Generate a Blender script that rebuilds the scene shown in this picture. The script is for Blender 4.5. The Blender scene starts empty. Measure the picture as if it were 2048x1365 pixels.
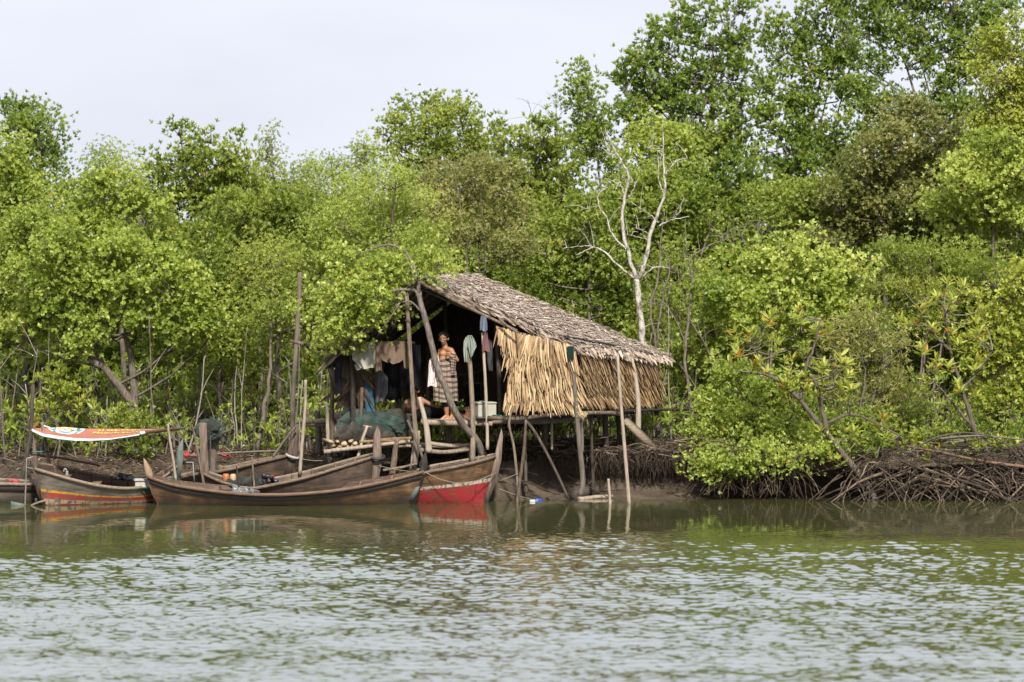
import bpy, bmesh, math, random
import numpy as np
from mathutils import Vector, Matrix, noise

# ------------------------------------------------------------------ scene, camera, light
S = bpy.context.scene
COL = S.collection
CAM_H, FPX = 6.5, 10600.0            # eye height over the river, focal length in photo pixels
PITCH = math.atan((682.5 - 316.0) / FPX)
cam_d = bpy.data.cameras.new('camera')
cam_d.sensor_width = 36.0
cam_d.lens = 36.0 * FPX / 2048.0
cam_d.clip_start, cam_d.clip_end = 1.0, 3000.0
cam_d.dof.use_dof = True
cam_d.dof.focus_distance = 100.5
cam_d.dof.aperture_fstop = 1.6
cam = bpy.data.objects.new('camera', cam_d)
COL.objects.link(cam)
cam.location = (0, 0, CAM_H)
cam.rotation_euler = (math.pi / 2 - PITCH, 0, 0)
S.camera = cam

SUN_EL, SUN_AZ = math.radians(43), math.radians(8)       # azimuth: from behind the camera, a little to its right
S.view_settings.view_transform = 'Standard'
S.view_settings.look = 'None'
S.view_settings.exposure = 1.15
S.view_settings.gamma = 1.0
S.cycles.max_bounces = 12
S.cycles.diffuse_bounces = 7
S.cycles.glossy_bounces = 3
S.cycles.transmission_bounces = 7
S.cycles.transparent_max_bounces = 8
S.cycles.caustics_reflective = False
S.cycles.caustics_refractive = False
S.cycles.use_denoising = True

W = bpy.data.worlds.new('World')
S.world = W
W.use_nodes = True
wn, wl = W.node_tree.nodes, W.node_tree.links
sky = wn.new('ShaderNodeTexSky')
sky.sky_type = 'NISHITA'
sky.sun_disc = False
sky.sun_elevation = SUN_EL
sky.sun_rotation = math.pi - SUN_AZ
sky.air_density, sky.dust_density, sky.ozone_density = 1.0, 6.0, 1.0
hz = wn.new('ShaderNodeMixRGB')                          # thin white overcast veil over the sky
hz.inputs[0].default_value = 0.82
hz.inputs[2].default_value = (6.1, 6.3, 7.05, 1)
wl.new(sky.outputs[0], hz.inputs[1])
# faint uneven veil of high cloud
wtc = wn.new('ShaderNodeTexCoord'); wmp = wn.new('ShaderNodeMapping'); wmp.inputs['Scale'].default_value = (5, 5, 16)
wno = wn.new('ShaderNodeTexNoise'); wno.inputs['Scale'].default_value = 1.6; wno.inputs['Detail'].default_value = 5
wmr = wn.new('ShaderNodeMapRange'); wmr.inputs[1].default_value, wmr.inputs[2].default_value, wmr.inputs[3].default_value, wmr.inputs[4].default_value = .3, .7, .80, .94
wl.new(wtc.outputs['Generated'], wmp.inputs[0]); wl.new(wmp.outputs[0], wno.inputs[0]); wl.new(wno.outputs[0], wmr.inputs[0]); wl.new(wmr.outputs[0], hz.inputs[0])
bg = wn['Background']
wl.new(hz.outputs[0], bg.inputs[0])
bg.inputs[1].default_value = 0.073

sun_d = bpy.data.lights.new('sun', 'SUN')
sun_d.energy = 3.9
sun_d.angle = math.radians(4)
sun_d.color = (1.0, 0.95, 0.86)
sun = bpy.data.objects.new('sun', sun_d)
COL.objects.link(sun)
# direction from which the light comes: behind the camera (-y), a little to the right
sd = Vector((math.sin(SUN_AZ) * math.cos(SUN_EL), -math.cos(SUN_AZ) * math.cos(SUN_EL), math.sin(SUN_EL)))
sun.rotation_euler = sd.to_track_quat('Z', 'Y').to_euler()
sun.location = (0, 0, 60)

# ------------------------------------------------------------------ helpers
rng = np.random.default_rng(11)
rnd = random.Random(5)
_c, _s = math.cos(PITCH), math.sin(PITCH)


def P(px, py, Y):
    """world point at depth Y seen at photo pixel (px, py)"""
    u, v = (px - 1024.0) / FPX, -(py - 682.5) / FPX
    dy = _c + v * _s
    dz = -_s + v * _c
    k = Y / dy
    return Vector((u * k, Y, CAM_H + dz * k))


def PX(px, Y):
    return (px - 1024.0) / FPX * Y


def ZY(py, Y):
    return P(1024, py, Y).z


def tag(o, label=None, cat=None, group=None, kind=None):
    if label: o['label'] = label
    if cat: o['category'] = cat
    if group: o['group'] = group
    if kind: o['kind'] = kind
    return o


def empty(name, loc, label=None, cat=None, group=None):
    o = bpy.data.objects.new(name, None)
    o.empty_display_size = 0.1
    o.location = loc
    COL.objects.link(o)
    return tag(o, label, cat, group)


class MB:
    """collects vertices and faces of one mesh"""

    def __init__(self):
        self.v, self.f, self.t, self.n = [], [], [], 0
        self.uv = []

    def add(self, verts, faces, tint=None, uv=None):
        verts = np.asarray(verts, float).reshape(-1, 3)
        faces = np.asarray(faces, int)
        self.v.append(verts)
        self.f.append(faces + self.n)
        if tint is None: tint = np.full(len(verts), 0.5)
        self.t.append(np.broadcast_to(np.asarray(tint, float), (len(verts),)))
        self.uv.append(np.zeros((len(verts), 2)) if uv is None else np.asarray(uv, float))
        self.n += len(verts)

    def build(self, name, mat, parent=None, smooth=False, keep_world=True):
        me = bpy.data.meshes.new(name)
        V = np.concatenate(self.v) if self.v else np.zeros((0, 3))
        me.vertices.add(len(V))
        org = Vector((0, 0, 0))
        if parent is not None and keep_world:
            org = parent_origin(parent)
        me.vertices.foreach_set('co', (V - np.array(org)).ravel().astype(np.float32))
        loops, starts, k = [], [], 0
        for f in self.f:
            if len(f) == 0: continue
            m = f.shape[1]
            loops.append(f.ravel())
            starts.append(np.arange(len(f)) * m + k)
            k += f.size
        loops = np.concatenate(loops); starts = np.concatenate(starts)
        me.loops.add(len(loops)); me.loops.foreach_set('vertex_index', loops.astype(np.int32))
        me.polygons.add(len(starts)); me.polygons.foreach_set('loop_start', starts.astype(np.int32))
        if smooth: me.polygons.foreach_set('use_smooth', np.ones(len(starts), bool))
        a = me.attributes.new('tint', 'FLOAT', 'POINT')
        a.data.foreach_set('value', np.concatenate(self.t).astype(np.float32))
        UV = np.concatenate(self.uv)
        if np.any(UV):
            l = me.uv_layers.new(name='UVMap')
            l.data.foreach_set('uv', UV[loops].ravel().astype(np.float32))
        me.update(calc_edges=True)
        me.validate()
        o = bpy.data.objects.new(name, me)
        if mat is not None: me.materials.append(mat)
        COL.objects.link(o)
        if parent is not None: o.parent = parent
        return o

    # -- shapes
    def tube(self, pts, radii, n=7, tint=0.5, wob=0.0, cap=True):
        pts = [Vector(p) for p in pts]
        m = len(pts)
        if np.isscalar(radii): radii = [radii] * m
        elif len(radii) != m: radii = [radii[0] + (radii[-1] - radii[0]) * i / (m - 1) for i in range(m)]
        rings, tl = [], []
        d0 = (pts[1] - pts[0]).normalized()
        ref = Vector((0, 1, 0)) if abs(d0.y) < 0.9 else Vector((1, 0, 0))
        a = d0.cross(ref).normalized()
        L = 0
        for i, p in enumerate(pts):
            d = (pts[min(i + 1, m - 1)] - pts[max(i - 1, 0)])
            d = d.normalized() if d.length > 1e-9 else d0
            a = (a - d * a.dot(d)).normalized()
            b = d.cross(a)
            if i: L += (p - pts[i - 1]).length
            for j in range(n):
                t = 2 * math.pi * j / n
                r = radii[i] * (1 + (wob * (rnd.random() - .5) if wob else 0))
                rings.append(p + (a * math.cos(t) + b * math.sin(t)) * r)
                tl.append((j / n, L))
        f = []
        for i in range(m - 1):
            for j in range(n):
                f.append((i * n + j, i * n + (j + 1) % n, (i + 1) * n + (j + 1) % n, (i + 1) * n + j))
        base = self.n
        self.add(rings, f, tint, tl)
        if cap:
            for ri, rev in ((0, 1), (m - 1, 0)):
                ring = [ri * n + j for j in range(n)]
                if rev: ring = ring[::-1]
                self.f.append(np.asarray([ring], int) + base)
        return self

    def box(self, c, size, rot=None, tint=0.5, taper=1.0):
        sx, sy, sz = [s / 2 for s in size]
        v = [Vector((x * sx * (taper if z > 0 else 1), y * sy * (taper if z > 0 else 1), z * sz)) for z in (-1, 1) for y in (-1, 1) for x in (-1, 1)]
        if rot is not None: v = [rot @ q for q in v]
        v = [q + Vector(c) for q in v]
        f = [(0, 2, 3, 1), (4, 5, 7, 6), (0, 1, 5, 4), (2, 6, 7, 3), (0, 4, 6, 2), (1, 3, 7, 5)]
        self.add(v, f, tint)
        return self

    def lathe(self, c, prof, n=16, tint=0.5, axis=None):
        v = []
        for r, z in prof:
            for j in range(n):
                t = 2 * math.pi * j / n
                v.append((r * math.cos(t), r * math.sin(t), z))
        v = np.array(v)
        if axis is not None:
            M = Vector(axis).to_track_quat('Z', 'Y').to_matrix()
            v = np.array([M @ Vector(q) for q in v])
        v = v + np.array(c)
        f = []
        for i in range(len(prof) - 1):
            for j in range(n):
                f.append((i * n + j, i * n + (j + 1) % n, (i + 1) * n + (j + 1) % n, (i + 1) * n + j))
        self.add(v, f, tint)
        return self

    def prism(self, poly, thick, tint=0.5):
        """poly: list of world points (one side); thick: offset vector"""
        n = len(poly)
        a = [Vector(p) - Vector(thick) / 2 for p in poly]
        b = [Vector(p) + Vector(thick) / 2 for p in poly]
        base = self.n
        self.add(a + b, [(i, (i + 1) % n, n + (i + 1) % n, n + i) for i in range(n)], tint)
        self.f.append(np.asarray([list(range(n))[::-1]], int) + base)
        self.f.append(np.asarray([list(range(n, 2 * n))], int) + base)
        return self

    def torus(self, c, R, r, axis=(0, 0, 1), n=28, m=10, sq=1.0, tint=0.5):
        M = Vector(axis).to_track_quat('Z', 'Y').to_matrix()
        v, f = [], []
        for i in range(n):
            t = 2 * math.pi * i / n
            for j in range(m):
                p = 2 * math.pi * j / m
                q = Vector(((R + r * math.cos(p)) * math.cos(t), (R + r * math.cos(p)) * math.sin(t) * sq, r * math.sin(p)))
                v.append(M @ q + Vector(c))
                f.append((i * m + j, ((i + 1) % n) * m + j, ((i + 1) % n) * m + (j + 1) % m, i * m + (j + 1) % m))
        self.add(v, f, tint)
        return self

    def grid(self, fn, nu, nv, tint=0.5):
        v, uv = [], []
        for j in range(nv):
            for i in range(nu):
                v.append(fn(i / (nu - 1), j / (nv - 1)))
                uv.append((i / (nu - 1), j / (nv - 1)))
        f = [(j * nu + i, j * nu + i + 1, (j + 1) * nu + i + 1, (j + 1) * nu + i) for j in range(nv - 1) for i in range(nu - 1)]
        self.add(v, f, tint, uv)
        return self


def parent_origin(p):
    o = Vector((0, 0, 0))
    while p is not None:
        o = o + Vector(p.location)
        p = p.parent
    return o


def one(name, mb, mat, label, cat, group=None, smooth=False):
    """a thing that is a single mesh, its origin at its base"""
    V = np.concatenate(mb.v)
    lo, hi = V.min(0), V.max(0)
    c = Vector(((lo[0] + hi[0]) / 2, (lo[1] + hi[1]) / 2, lo[2]))
    e = bpy.data.objects.new('tmp', None); e.location = c
    o = mb.build(name, mat, e, smooth)
    o.parent = None
    bpy.data.objects.remove(e)
    o.location = c
    return tag(o, label, cat, group)


def curve_pts(pts, n=12, wob=0.0):
    """Catmull-Rom through pts"""
    pts = [Vector(p) for p in pts]
    out = []
    m = len(pts)
    for i in range(m - 1):
        p0, p1, p2, p3 = pts[max(i - 1, 0)], pts[i], pts[i + 1], pts[min(i + 2, m - 1)]
        k = max(2, int(n / (m - 1)) + 1)
        for j in range(k):
            t = j / k
            out.append(0.5 * ((2 * p1) + (p2 - p0) * t + (2 * p0 - 5 * p1 + 4 * p2 - p3) * t * t + (3 * p1 - p0 - 3 * p2 + p3) * t ** 3))
    out.append(pts[-1])
    if wob:
        for q in out[1:-1]:
            q += Vector((rnd.uniform(-wob, wob), rnd.uniform(-wob, wob), rnd.uniform(-wob, wob) * .5))
    return out


# ------------------------------------------------------------------ materials
def new_mat(name):
    m = bpy.data.materials.new(name)
    m.use_nodes = True
    nt = m.node_tree
    return m, nt, nt.nodes['Principled BSDF']


def ramp(nt, stops):
    r = nt.nodes.new('ShaderNodeValToRGB')
    e = r.color_ramp.elements
    while len(e) > 1: e.remove(e[-1])
    e[0].position, e[0].color = stops[0][0], (*stops[0][1], 1)
    for p, c in stops[1:]:
        q = e.new(p); q.color = (*c, 1)
    return r


K_ALB = .52      # sunlit surfaces in this hazy light: darker, weathered values


def grain(name, stops, scale=(6, 6, 6), rough=0.85, bump=0.3, bdist=0.01, detail=6, tint=0.35, coord='Object', spec=0.25, k=None):
    """stretched noise -> colour ramp; the mesh's own per-piece tint shifts it"""
    kk = K_ALB if k is None else k
    stops = [(p, tuple(c * kk for c in q)) for p, q in stops]
    m, nt, b = new_mat(name)
    N, L = nt.nodes.new, nt.links.new
    tc = N('ShaderNodeTexCoord'); mp = N('ShaderNodeMapping'); mp.inputs['Scale'].default_value = scale
    no = N('ShaderNodeTexNoise'); no.inputs['Scale'].default_value = 1.0; no.inputs['Detail'].default_value = detail
    no.inputs['Roughness'].default_value = 0.65
    L(tc.outputs[coord], mp.inputs[0]); L(mp.outputs[0], no.inputs[0])
    at = N('ShaderNodeAttribute'); at.attribute_name = 'tint'
    ma = N('ShaderNodeMath'); ma.operation = 'MULTIPLY_ADD'; ma.inputs[1].default_value = tint; ma.inputs[2].default_value = -tint / 2
    L(at.outputs['Fac'], ma.inputs[0])
    ad = N('ShaderNodeMath'); ad.operation = 'ADD'
    L(no.outputs[0], ad.inputs[0]); L(ma.outputs[0], ad.inputs[1])
    r = ramp(nt, stops); L(ad.outputs[0], r.inputs[0]); L(r.outputs[0], b.inputs['Base Color'])
    b.inputs['Roughness'].default_value = rough
    b.inputs['Specular IOR Level'].default_value = spec
    if bump:
        bp = N('ShaderNodeBump'); bp.inputs['Strength'].default_value = bump; bp.inputs['Distance'].default_value = bdist
        L(no.outputs[0], bp.inputs['Height']); L(bp.outputs[0], b.inputs['Normal'])
    return m


def plain(name, c, rough=0.8, var=0.25, scale=8, bump=0.15, spec=0.3):
    lo = tuple(x * (1 - var) for x in c); hi = tuple(min(1, x * (1 + var)) for x in c)
    return grain(name, [(0.3, lo), (0.7, hi)], (scale,) * 3, rough, bump, 0.006, 5, 0.3, 'Object', spec)


def leaf_mat(name, dark, mid, light, trans=0.5, rough=0.42, spec=0.4, odd=(0.42, 0.17, 0.02)):
    m, nt, b = new_mat(name)
    N, L = nt.nodes.new, nt.links.new
    at = N('ShaderNodeAttribute'); at.attribute_name = 'tint'
    r = ramp(nt, [(0.0, dark), (0.45, mid), (0.88, light), (0.965, light), (0.985, odd)])
    L(at.outputs['Fac'], r.inputs[0])
    L(r.outputs[0], b.inputs['Base Color'])
    b.inputs['Roughness'].default_value = rough
    b.inputs['Specular IOR Level'].default_value = spec
    tr = N('ShaderNodeBsdfTranslucent')
    hs = N('ShaderNodeHueSaturation'); hs.inputs['Value'].default_value = 1.6; hs.inputs['Hue'].default_value = 0.485
    L(r.outputs[0], hs.inputs['Color']); L(hs.outputs[0], tr.inputs[0])
    mx = N('ShaderNodeMixShader'); mx.inputs[0].default_value = trans
    L(b.outputs[0], mx.inputs[1]); L(tr.outputs[0], mx.inputs[2])
    L(mx.outputs[0], nt.nodes['Material Output'].inputs[0])
    return m


M = {}
M['leaf_bright'] = leaf_mat('leaf_bright', (.098, .156, .022), (.238, .306, .046), (.42, .47, .125))
M['leaf_mid'] = leaf_mat('leaf_mid', (.085, .138, .020), (.205, .266, .040), (.38, .41, .098))
M['leaf_deep'] = leaf_mat('leaf_deep', (.062, .116, .019), (.160, .236, .037), (.32, .365, .078))
M['leaf_dull'] = leaf_mat('leaf_dull', (.090, .112, .030), (.200, .220, .060), (.38, .35, .13), odd=(.36, .20, .08))
M['leaf_gold'] = leaf_mat('leaf_gold', (.125, .170, .022), (.270, .315, .044), (.45, .47, .11))
M['bark'] = grain('bark', [(.25, (.045, .034, .026)), (.5, (.13, .105, .085)), (.75, (.27, .235, .20))], (30, 30, 7), .9, .6, .012, k=.72)
M['pale_bark'] = grain('pale_bark', [(.25, (.06, .045, .035)), (.42, (.20, .165, .135)), (.50, (.40, .37, .32)), (.66, (.56, .53, .48))], (14, 14, 8), .85, .7, .012, k=.74)
M['root'] = grain('root', [(.25, (.04, .028, .02)), (.55, (.12, .085, .058)), (.85, (.33, .25, .17))], (12, 12, 12), .85, .4, .01, tint=.8)
M['twig'] = grain('twig', [(.25, (.10, .08, .065)), (.55, (.24, .20, .165)), (.8, (.42, .37, .31))], (12, 12, 12), .85, .3, .01, tint=.6)
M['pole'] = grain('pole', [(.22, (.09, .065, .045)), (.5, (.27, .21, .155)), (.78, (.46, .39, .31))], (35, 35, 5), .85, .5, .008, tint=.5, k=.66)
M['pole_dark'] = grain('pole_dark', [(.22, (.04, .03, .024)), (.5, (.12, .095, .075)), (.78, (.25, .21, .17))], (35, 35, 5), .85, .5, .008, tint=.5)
M['mud'] = grain('mud', [(.25, (.030, .021, .014)), (.5, (.068, .050, .035)), (.8, (.15, .115, .083))], (2.2, 2.2, 2.2), .75, .9, .05, 12, 0, k=.8)

# ------------------------------------------------------------------ water
def build_water():
    xs = np.concatenate([[-400, -150, -60, -30], np.arange(-13, 13.001, 0.028), [30, 60, 150, 400]])
    ys = np.concatenate([[-300, -40, 0, 25, 45, 57], np.arange(61, 92, 0.033), np.arange(92, 101.6, .1), [103, 108]])
    X, Y = np.meshgrid(xs, ys)
    Z = np.zeros_like(X)
    g = np.random.default_rng(3)
    edge = 88.6 + 1.5 * np.sin(X * .35 + 1) + .8 * np.sin(X * 1.1)     # the bank shelters the water beyond this line from the wind
    wind = np.clip((edge + 4.6 - Y) / 8.0, 0, 1); wind = wind * wind * (3 - 2 * wind)
    gust = 0.78 + .22 * np.sin(X * .5 + Y * .23) * np.sin(Y * .41 - X * .13 + 1.3)
    amp = 0.06 + 0.94 * wind * gust
    for k in range(110):
        lam = 0.10 * (.44 / 0.10) ** g.random() if k < 100 else g.uniform(1.2, 4)
        th = g.normal(1.45, 0.75)                            # ripples run mostly along the line of sight
        kk = 2 * math.pi / lam
        a = 0.0155 * lam / math.sqrt(110) * 2.3
        p = kk * (X * math.cos(th) + Y * math.sin(th)) + g.random() * 6.28
        w = np.sin(p)
        Z += a * (w + .25 * np.cos(2 * p))
    Z *= amp
    Z[(X < -13.01) | (X > 13.01) | (Y < 60)] = 0
    ny, nx = X.shape
    v = np.stack([X, Y, Z], -1).reshape(-1, 3)
    i = np.arange((ny - 1) * nx).reshape(ny - 1, nx)[:, :-1].ravel()
    b = MB(); b.add(v, np.stack([i, i + 1, i + nx + 1, i + nx], 1))
    m, nt, bs = new_mat('river_water')
    N, L = nt.nodes.new, nt.links.new
    bs.inputs['Base Color'].default_value = (.042, .044, .018, 1)
    bs.inputs['Roughness'].default_value = .035
    bs.inputs['IOR'].default_value = 9.0
    bs.inputs['Specular IOR Level'].default_value = .5
    bs.inputs['Specular Tint'].default_value = (.975, 1, .955, 1)
    tc = N('ShaderNodeTexCoord')
    mp = N('ShaderNodeMapping'); mp.inputs['Scale'].default_value = (7, 7, 7)
    no = N('ShaderNodeTexNoise'); no.inputs['Scale'].default_value = 1; no.inputs['Detail'].default_value = 3
    L(tc.outputs['Object'], mp.inputs[0]); L(mp.outputs[0], no.inputs[0])
    bp = N('ShaderNodeBump'); bp.inputs['Strength'].default_value = .10; bp.inputs['Distance'].default_value = .006
    L(no.outputs[0], bp.inputs['Height']); L(bp.outputs[0], bs.inputs['Normal'])
    o = b.build('water', m, smooth=True)
    tag(o, kind='structure')


build_water()

# ------------------------------------------------------------------ river bank
PROF = [  # photo column, then (depth, height) from the river bed to the woods
    (-400, [(99.0, -.7), (100.6, -.12), (101.2, .05), (101.8, .22), (102.6, .40), (104.0, .58), (107.0, .72), (113, .8), (160, 1.2)]),
    (640, [(99.0, -.7), (100.7, -.12), (101.2, .05), (101.8, .20), (102.5, .36), (104.0, .58), (107.0, .72), (113, .8), (160, 1.2)]),
    (860, [(99.0, -.7), (100.2, -.12), (100.7, .08), (101.0, .38), (101.5, .60), (103.5, .72), (107.0, .78), (113, .8), (160, 1.2)]),
    (1010, [(98.8, -.7), (100.2, -.10), (100.7, .06), (101.1, .42), (101.2, .72), (103.2, .80), (107.0, .82), (113, .85), (160, 1.2)]),
    (1130, [(98.8, -.7), (100.5, -.06), (101.4, .10), (101.75, .40), (101.6, .78), (102.6, .86), (107.0, .85), (113, .9), (160, 1.2)]),
    (1400, [(98.8, -.7), (100.7, -.04), (101.7, .14), (102.0, .45), (101.7, .80), (102.7, .88), (107.0, .85), (113, .9), (160, 1.2)]),
    (1480, [(98.8, -.7), (100.4, -.12), (101.9, -.02), (102.1, .30), (101.0, .62), (101.8, .86), (106.0, .9), (113, .9), (160, 1.2)]),
    (2600, [(98.8, -.7), (100.2, -.12), (101.7, .0), (101.7, .42), (101.0, .66), (101.9, .95), (106.0, .95), (113, .9), (160, 1.2)]),
]


def bank_profile(px):
    for (a, pa), (b, pb) in zip(PROF, PROF[1:]):
        if px <= b or b == PROF[-1][0]:
            t = min(1, max(0, (px - a) / (b - a)))
            return [(ya + (yb - ya) * t, za + (zb - za) * t) for (ya, za), (yb, zb) in zip(pa, pb)]


def ground_z(x, Y):
    pr = bank_profile(1024 + x * FPX / Y)
    z = -.7
    for (a, za), (b, zb) in zip(pr, pr[1:]):
        if a <= Y <= b: z = max(z, za + (zb - za) * (Y - a) / (b - a))
    return z


def build_bank():
    xs = np.concatenate([np.linspace(-120, -13, 24), np.arange(-12.5, 12.5, .05), np.linspace(13, 120, 24)])
    sub = [6, 8, 14, 14, 14, 16, 12, 8]
    V = []
    for x in xs:
        pr = bank_profile(1024 + x * FPX / 101.5)
        row = []
        for (a, b, n) in zip(pr, pr[1:], sub):
            for k in range(n):
                t = k / n
                row.append((a[0] + (b[0] - a[0]) * t, a[1] + (b[1] - a[1]) * t))
        row.append(pr[-1])
        for (y, z) in row:
            q = Vector((x, y, z))
            s = .0 if y > 130 else 1.0
            d = noise.noise(q * .9) * .16 + noise.noise(q * 2.7 + Vector((7, 1, 3))) * .07 + noise.noise(q * 7 + Vector((1, 9, 2))) * .035
            fade = 1.0 if z > .15 else .35
            V.append((x, y + d * s * .9 * fade, z + d * .55 * s * fade))
    m = len(row)
    i = (np.arange(len(xs) - 1)[:, None] * m + np.arange(m - 1)[None]).ravel()
    b = MB(); b.add(V, np.stack([i, i + m, i + m + 1, i + 1], 1))
    tag(b.build('river_bank', M['mud'], smooth=True), kind='structure')


build_bank()

# ------------------------------------------------------------------ leaves and trees
LEAF = {   # outline: (along, across, up) of base, left pair, tip
    'pointed': (1.0, .34, [(.0, 0, 0), (.32, .5, .16), (.68, .42, .12), (1, 0, -.06)]),
    'round': (1.0, .58, [(.0, 0, 0), (.42, .42, .12), (.80, .46, .10), (1, 0, -.03)]),
    'long': (1.0, .27, [(.0, 0, 0), (.35, .5, .14), (.70, .38, .10), (1, 0, -.10)]),
}


def leaves_into(mb, pos, dirs, ups, length, tint, shape):
    """vectorised leaves: six vertices each, folded along the midrib"""
    n = len(pos)
    if n == 0: return
    _, wd, o = LEAF[shape]
    d = dirs / (np.linalg.norm(dirs, axis=1, keepdims=True) + 1e-9)
    s = np.cross(d, ups); s /= (np.linalg.norm(s, axis=1, keepdims=True) + 1e-9)
    u = np.cross(s, d)
    L = length[:, None]
    loc = [o[0], o[1], o[2], o[3], (o[2][0], -o[2][1], o[2][2]), (o[1][0], -o[1][1], o[1][2])]
    v = np.stack([pos + d * L * a + s * L * wd * b + u * L * wd * c for a, b, c in loc], 1).reshape(-1, 3)
    k = np.arange(n)[:, None] * 6
    f = np.concatenate([k + np.array([[0, 3, 2, 1]]), k + np.array([[0, 5, 4, 3]])])
    mb.add(v, f, np.repeat(tint, 6))


def rosettes(mb, pos, axis, g, size, shape, nl, tone, spread=(.5, 1.15), orange=.006):
    """whorls of leaves: nl leaves round each axis"""
    n = len(pos)
    if n == 0: return
    ax = axis / (np.linalg.norm(axis, axis=1, keepdims=True) + 1e-9)
    ref = np.tile(np.array([[0.31, 0.2, 0.93]]), (n, 1)); ref[np.abs(ax @ np.array([.31, .2, .93])) > .95] = (1, 0, 0)
    a = np.cross(ax, ref); a /= np.linalg.norm(a, axis=1, keepdims=True)
    b = np.cross(ax, a)
    ph = g.random(n) * 6.28
    for j in range(nl):
        t = ph + j * 6.283 / nl + g.normal(0, .3, n)
        el = g.uniform(spread[0], spread[1], n)
        d = ax * np.cos(el)[:, None] + (a * np.cos(t)[:, None] + b * np.sin(t)[:, None]) * np.sin(el)[:, None]
        ln = size * g.uniform(.7, 1.2, n)
        off = pos + ax * (g.uniform(-.25, .1, n) * size)[:, None]
        ti = np.clip(tone + g.normal(0, .17, n), 0, .95)
        ti[g.random(n) < orange] = 1.0
        leaves_into(mb, off, d, ax + g.normal(0, .25, (n, 3)), ln, ti, shape)


STYLE = {  # leaf shape, leaf length, leaves per whorl, whorls per square metre of clump, opening angle, droop, orange share
    'rhizo': ('pointed', .108, 7, 50, (.35, 1.1), .75, .005),
    'small': ('round', .074, 6, 84, (.5, 1.3), .45, .0015),
    'fine': ('pointed', .064, 6, 92, (.5, 1.4), .40, .0015),
    'big': ('long', .20, 8, 13, (.5, 1.15), .8, .008),
    'droop': ('long', .105, 5, 50, (.6, 1.5), -.35, .002),
    'round': ('round', .082, 5, 74, (.5, 1.3), .35, .005),
}


def clump_whorls(c, r, g, dens, flat=.75):
    """whorl positions gathered on small sprays spread over an ellipsoid, with gaps between the sprays"""
    r = np.asarray(r, float)
    area = math.pi * r[0] * r[2]
    ns = max(7, int(area * 22))
    q = g.normal(size=(ns, 3)); q /= np.linalg.norm(q, axis=1, keepdims=True)
    rad = g.random(ns) ** .36
    sc = q * rad[:, None] * r
    nt = max(14, int(area * dens * 6.2))
    w = g.random(ns) ** 1.2 + .25; w /= w.sum()
    idx = g.choice(ns, nt, p=w)
    sr = .26 * (.7 + .5 * g.random(ns))
    p = sc[idx] + g.normal(size=(nt, 3)) * sr[idx][:, None] * np.array([1, 1, flat]) * .62
    out = p / r
    return np.asarray(c) + p, out, np.asarray(c) + sc, idx


def crown_into(mb, twig, clumps, style, g, tone=.42, dens=1.0, twigs=True):
    shape, size, nl, pm2, spread, upb, orange = STYLE[style]
    sv = g.uniform(.76, 1.08); size = size * sv; pm2 = pm2 / sv ** 1.7      # every tree its own leaf size
    for (c, r, k) in clumps:
        pos, out, sub, idx = clump_whorls(c, r, g, pm2 * dens * k)
        ax = out * .55 + g.normal(0, .38, pos.shape) + np.array([0, 0, upb])
        subtone = g.normal(0, .10, len(sub))
        tn = np.clip(tone + g.normal(0, .07) + subtone[idx], .05, .9)
        rosettes(mb, pos, ax, g, size, shape, nl, tn, spread, orange)
        if twigs:
            cc = Vector(c) - Vector((0, 0, r[2] * .75))
            for s in sub[::2]:
                s = Vector(s)
                m = cc.lerp(s, .55) + Vector((g.normal(0, .06), g.normal(0, .06), -.08))
                twig.tube([cc, m, s], [.014, .009, .004], 4, float(g.random()), cap=False)


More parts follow.
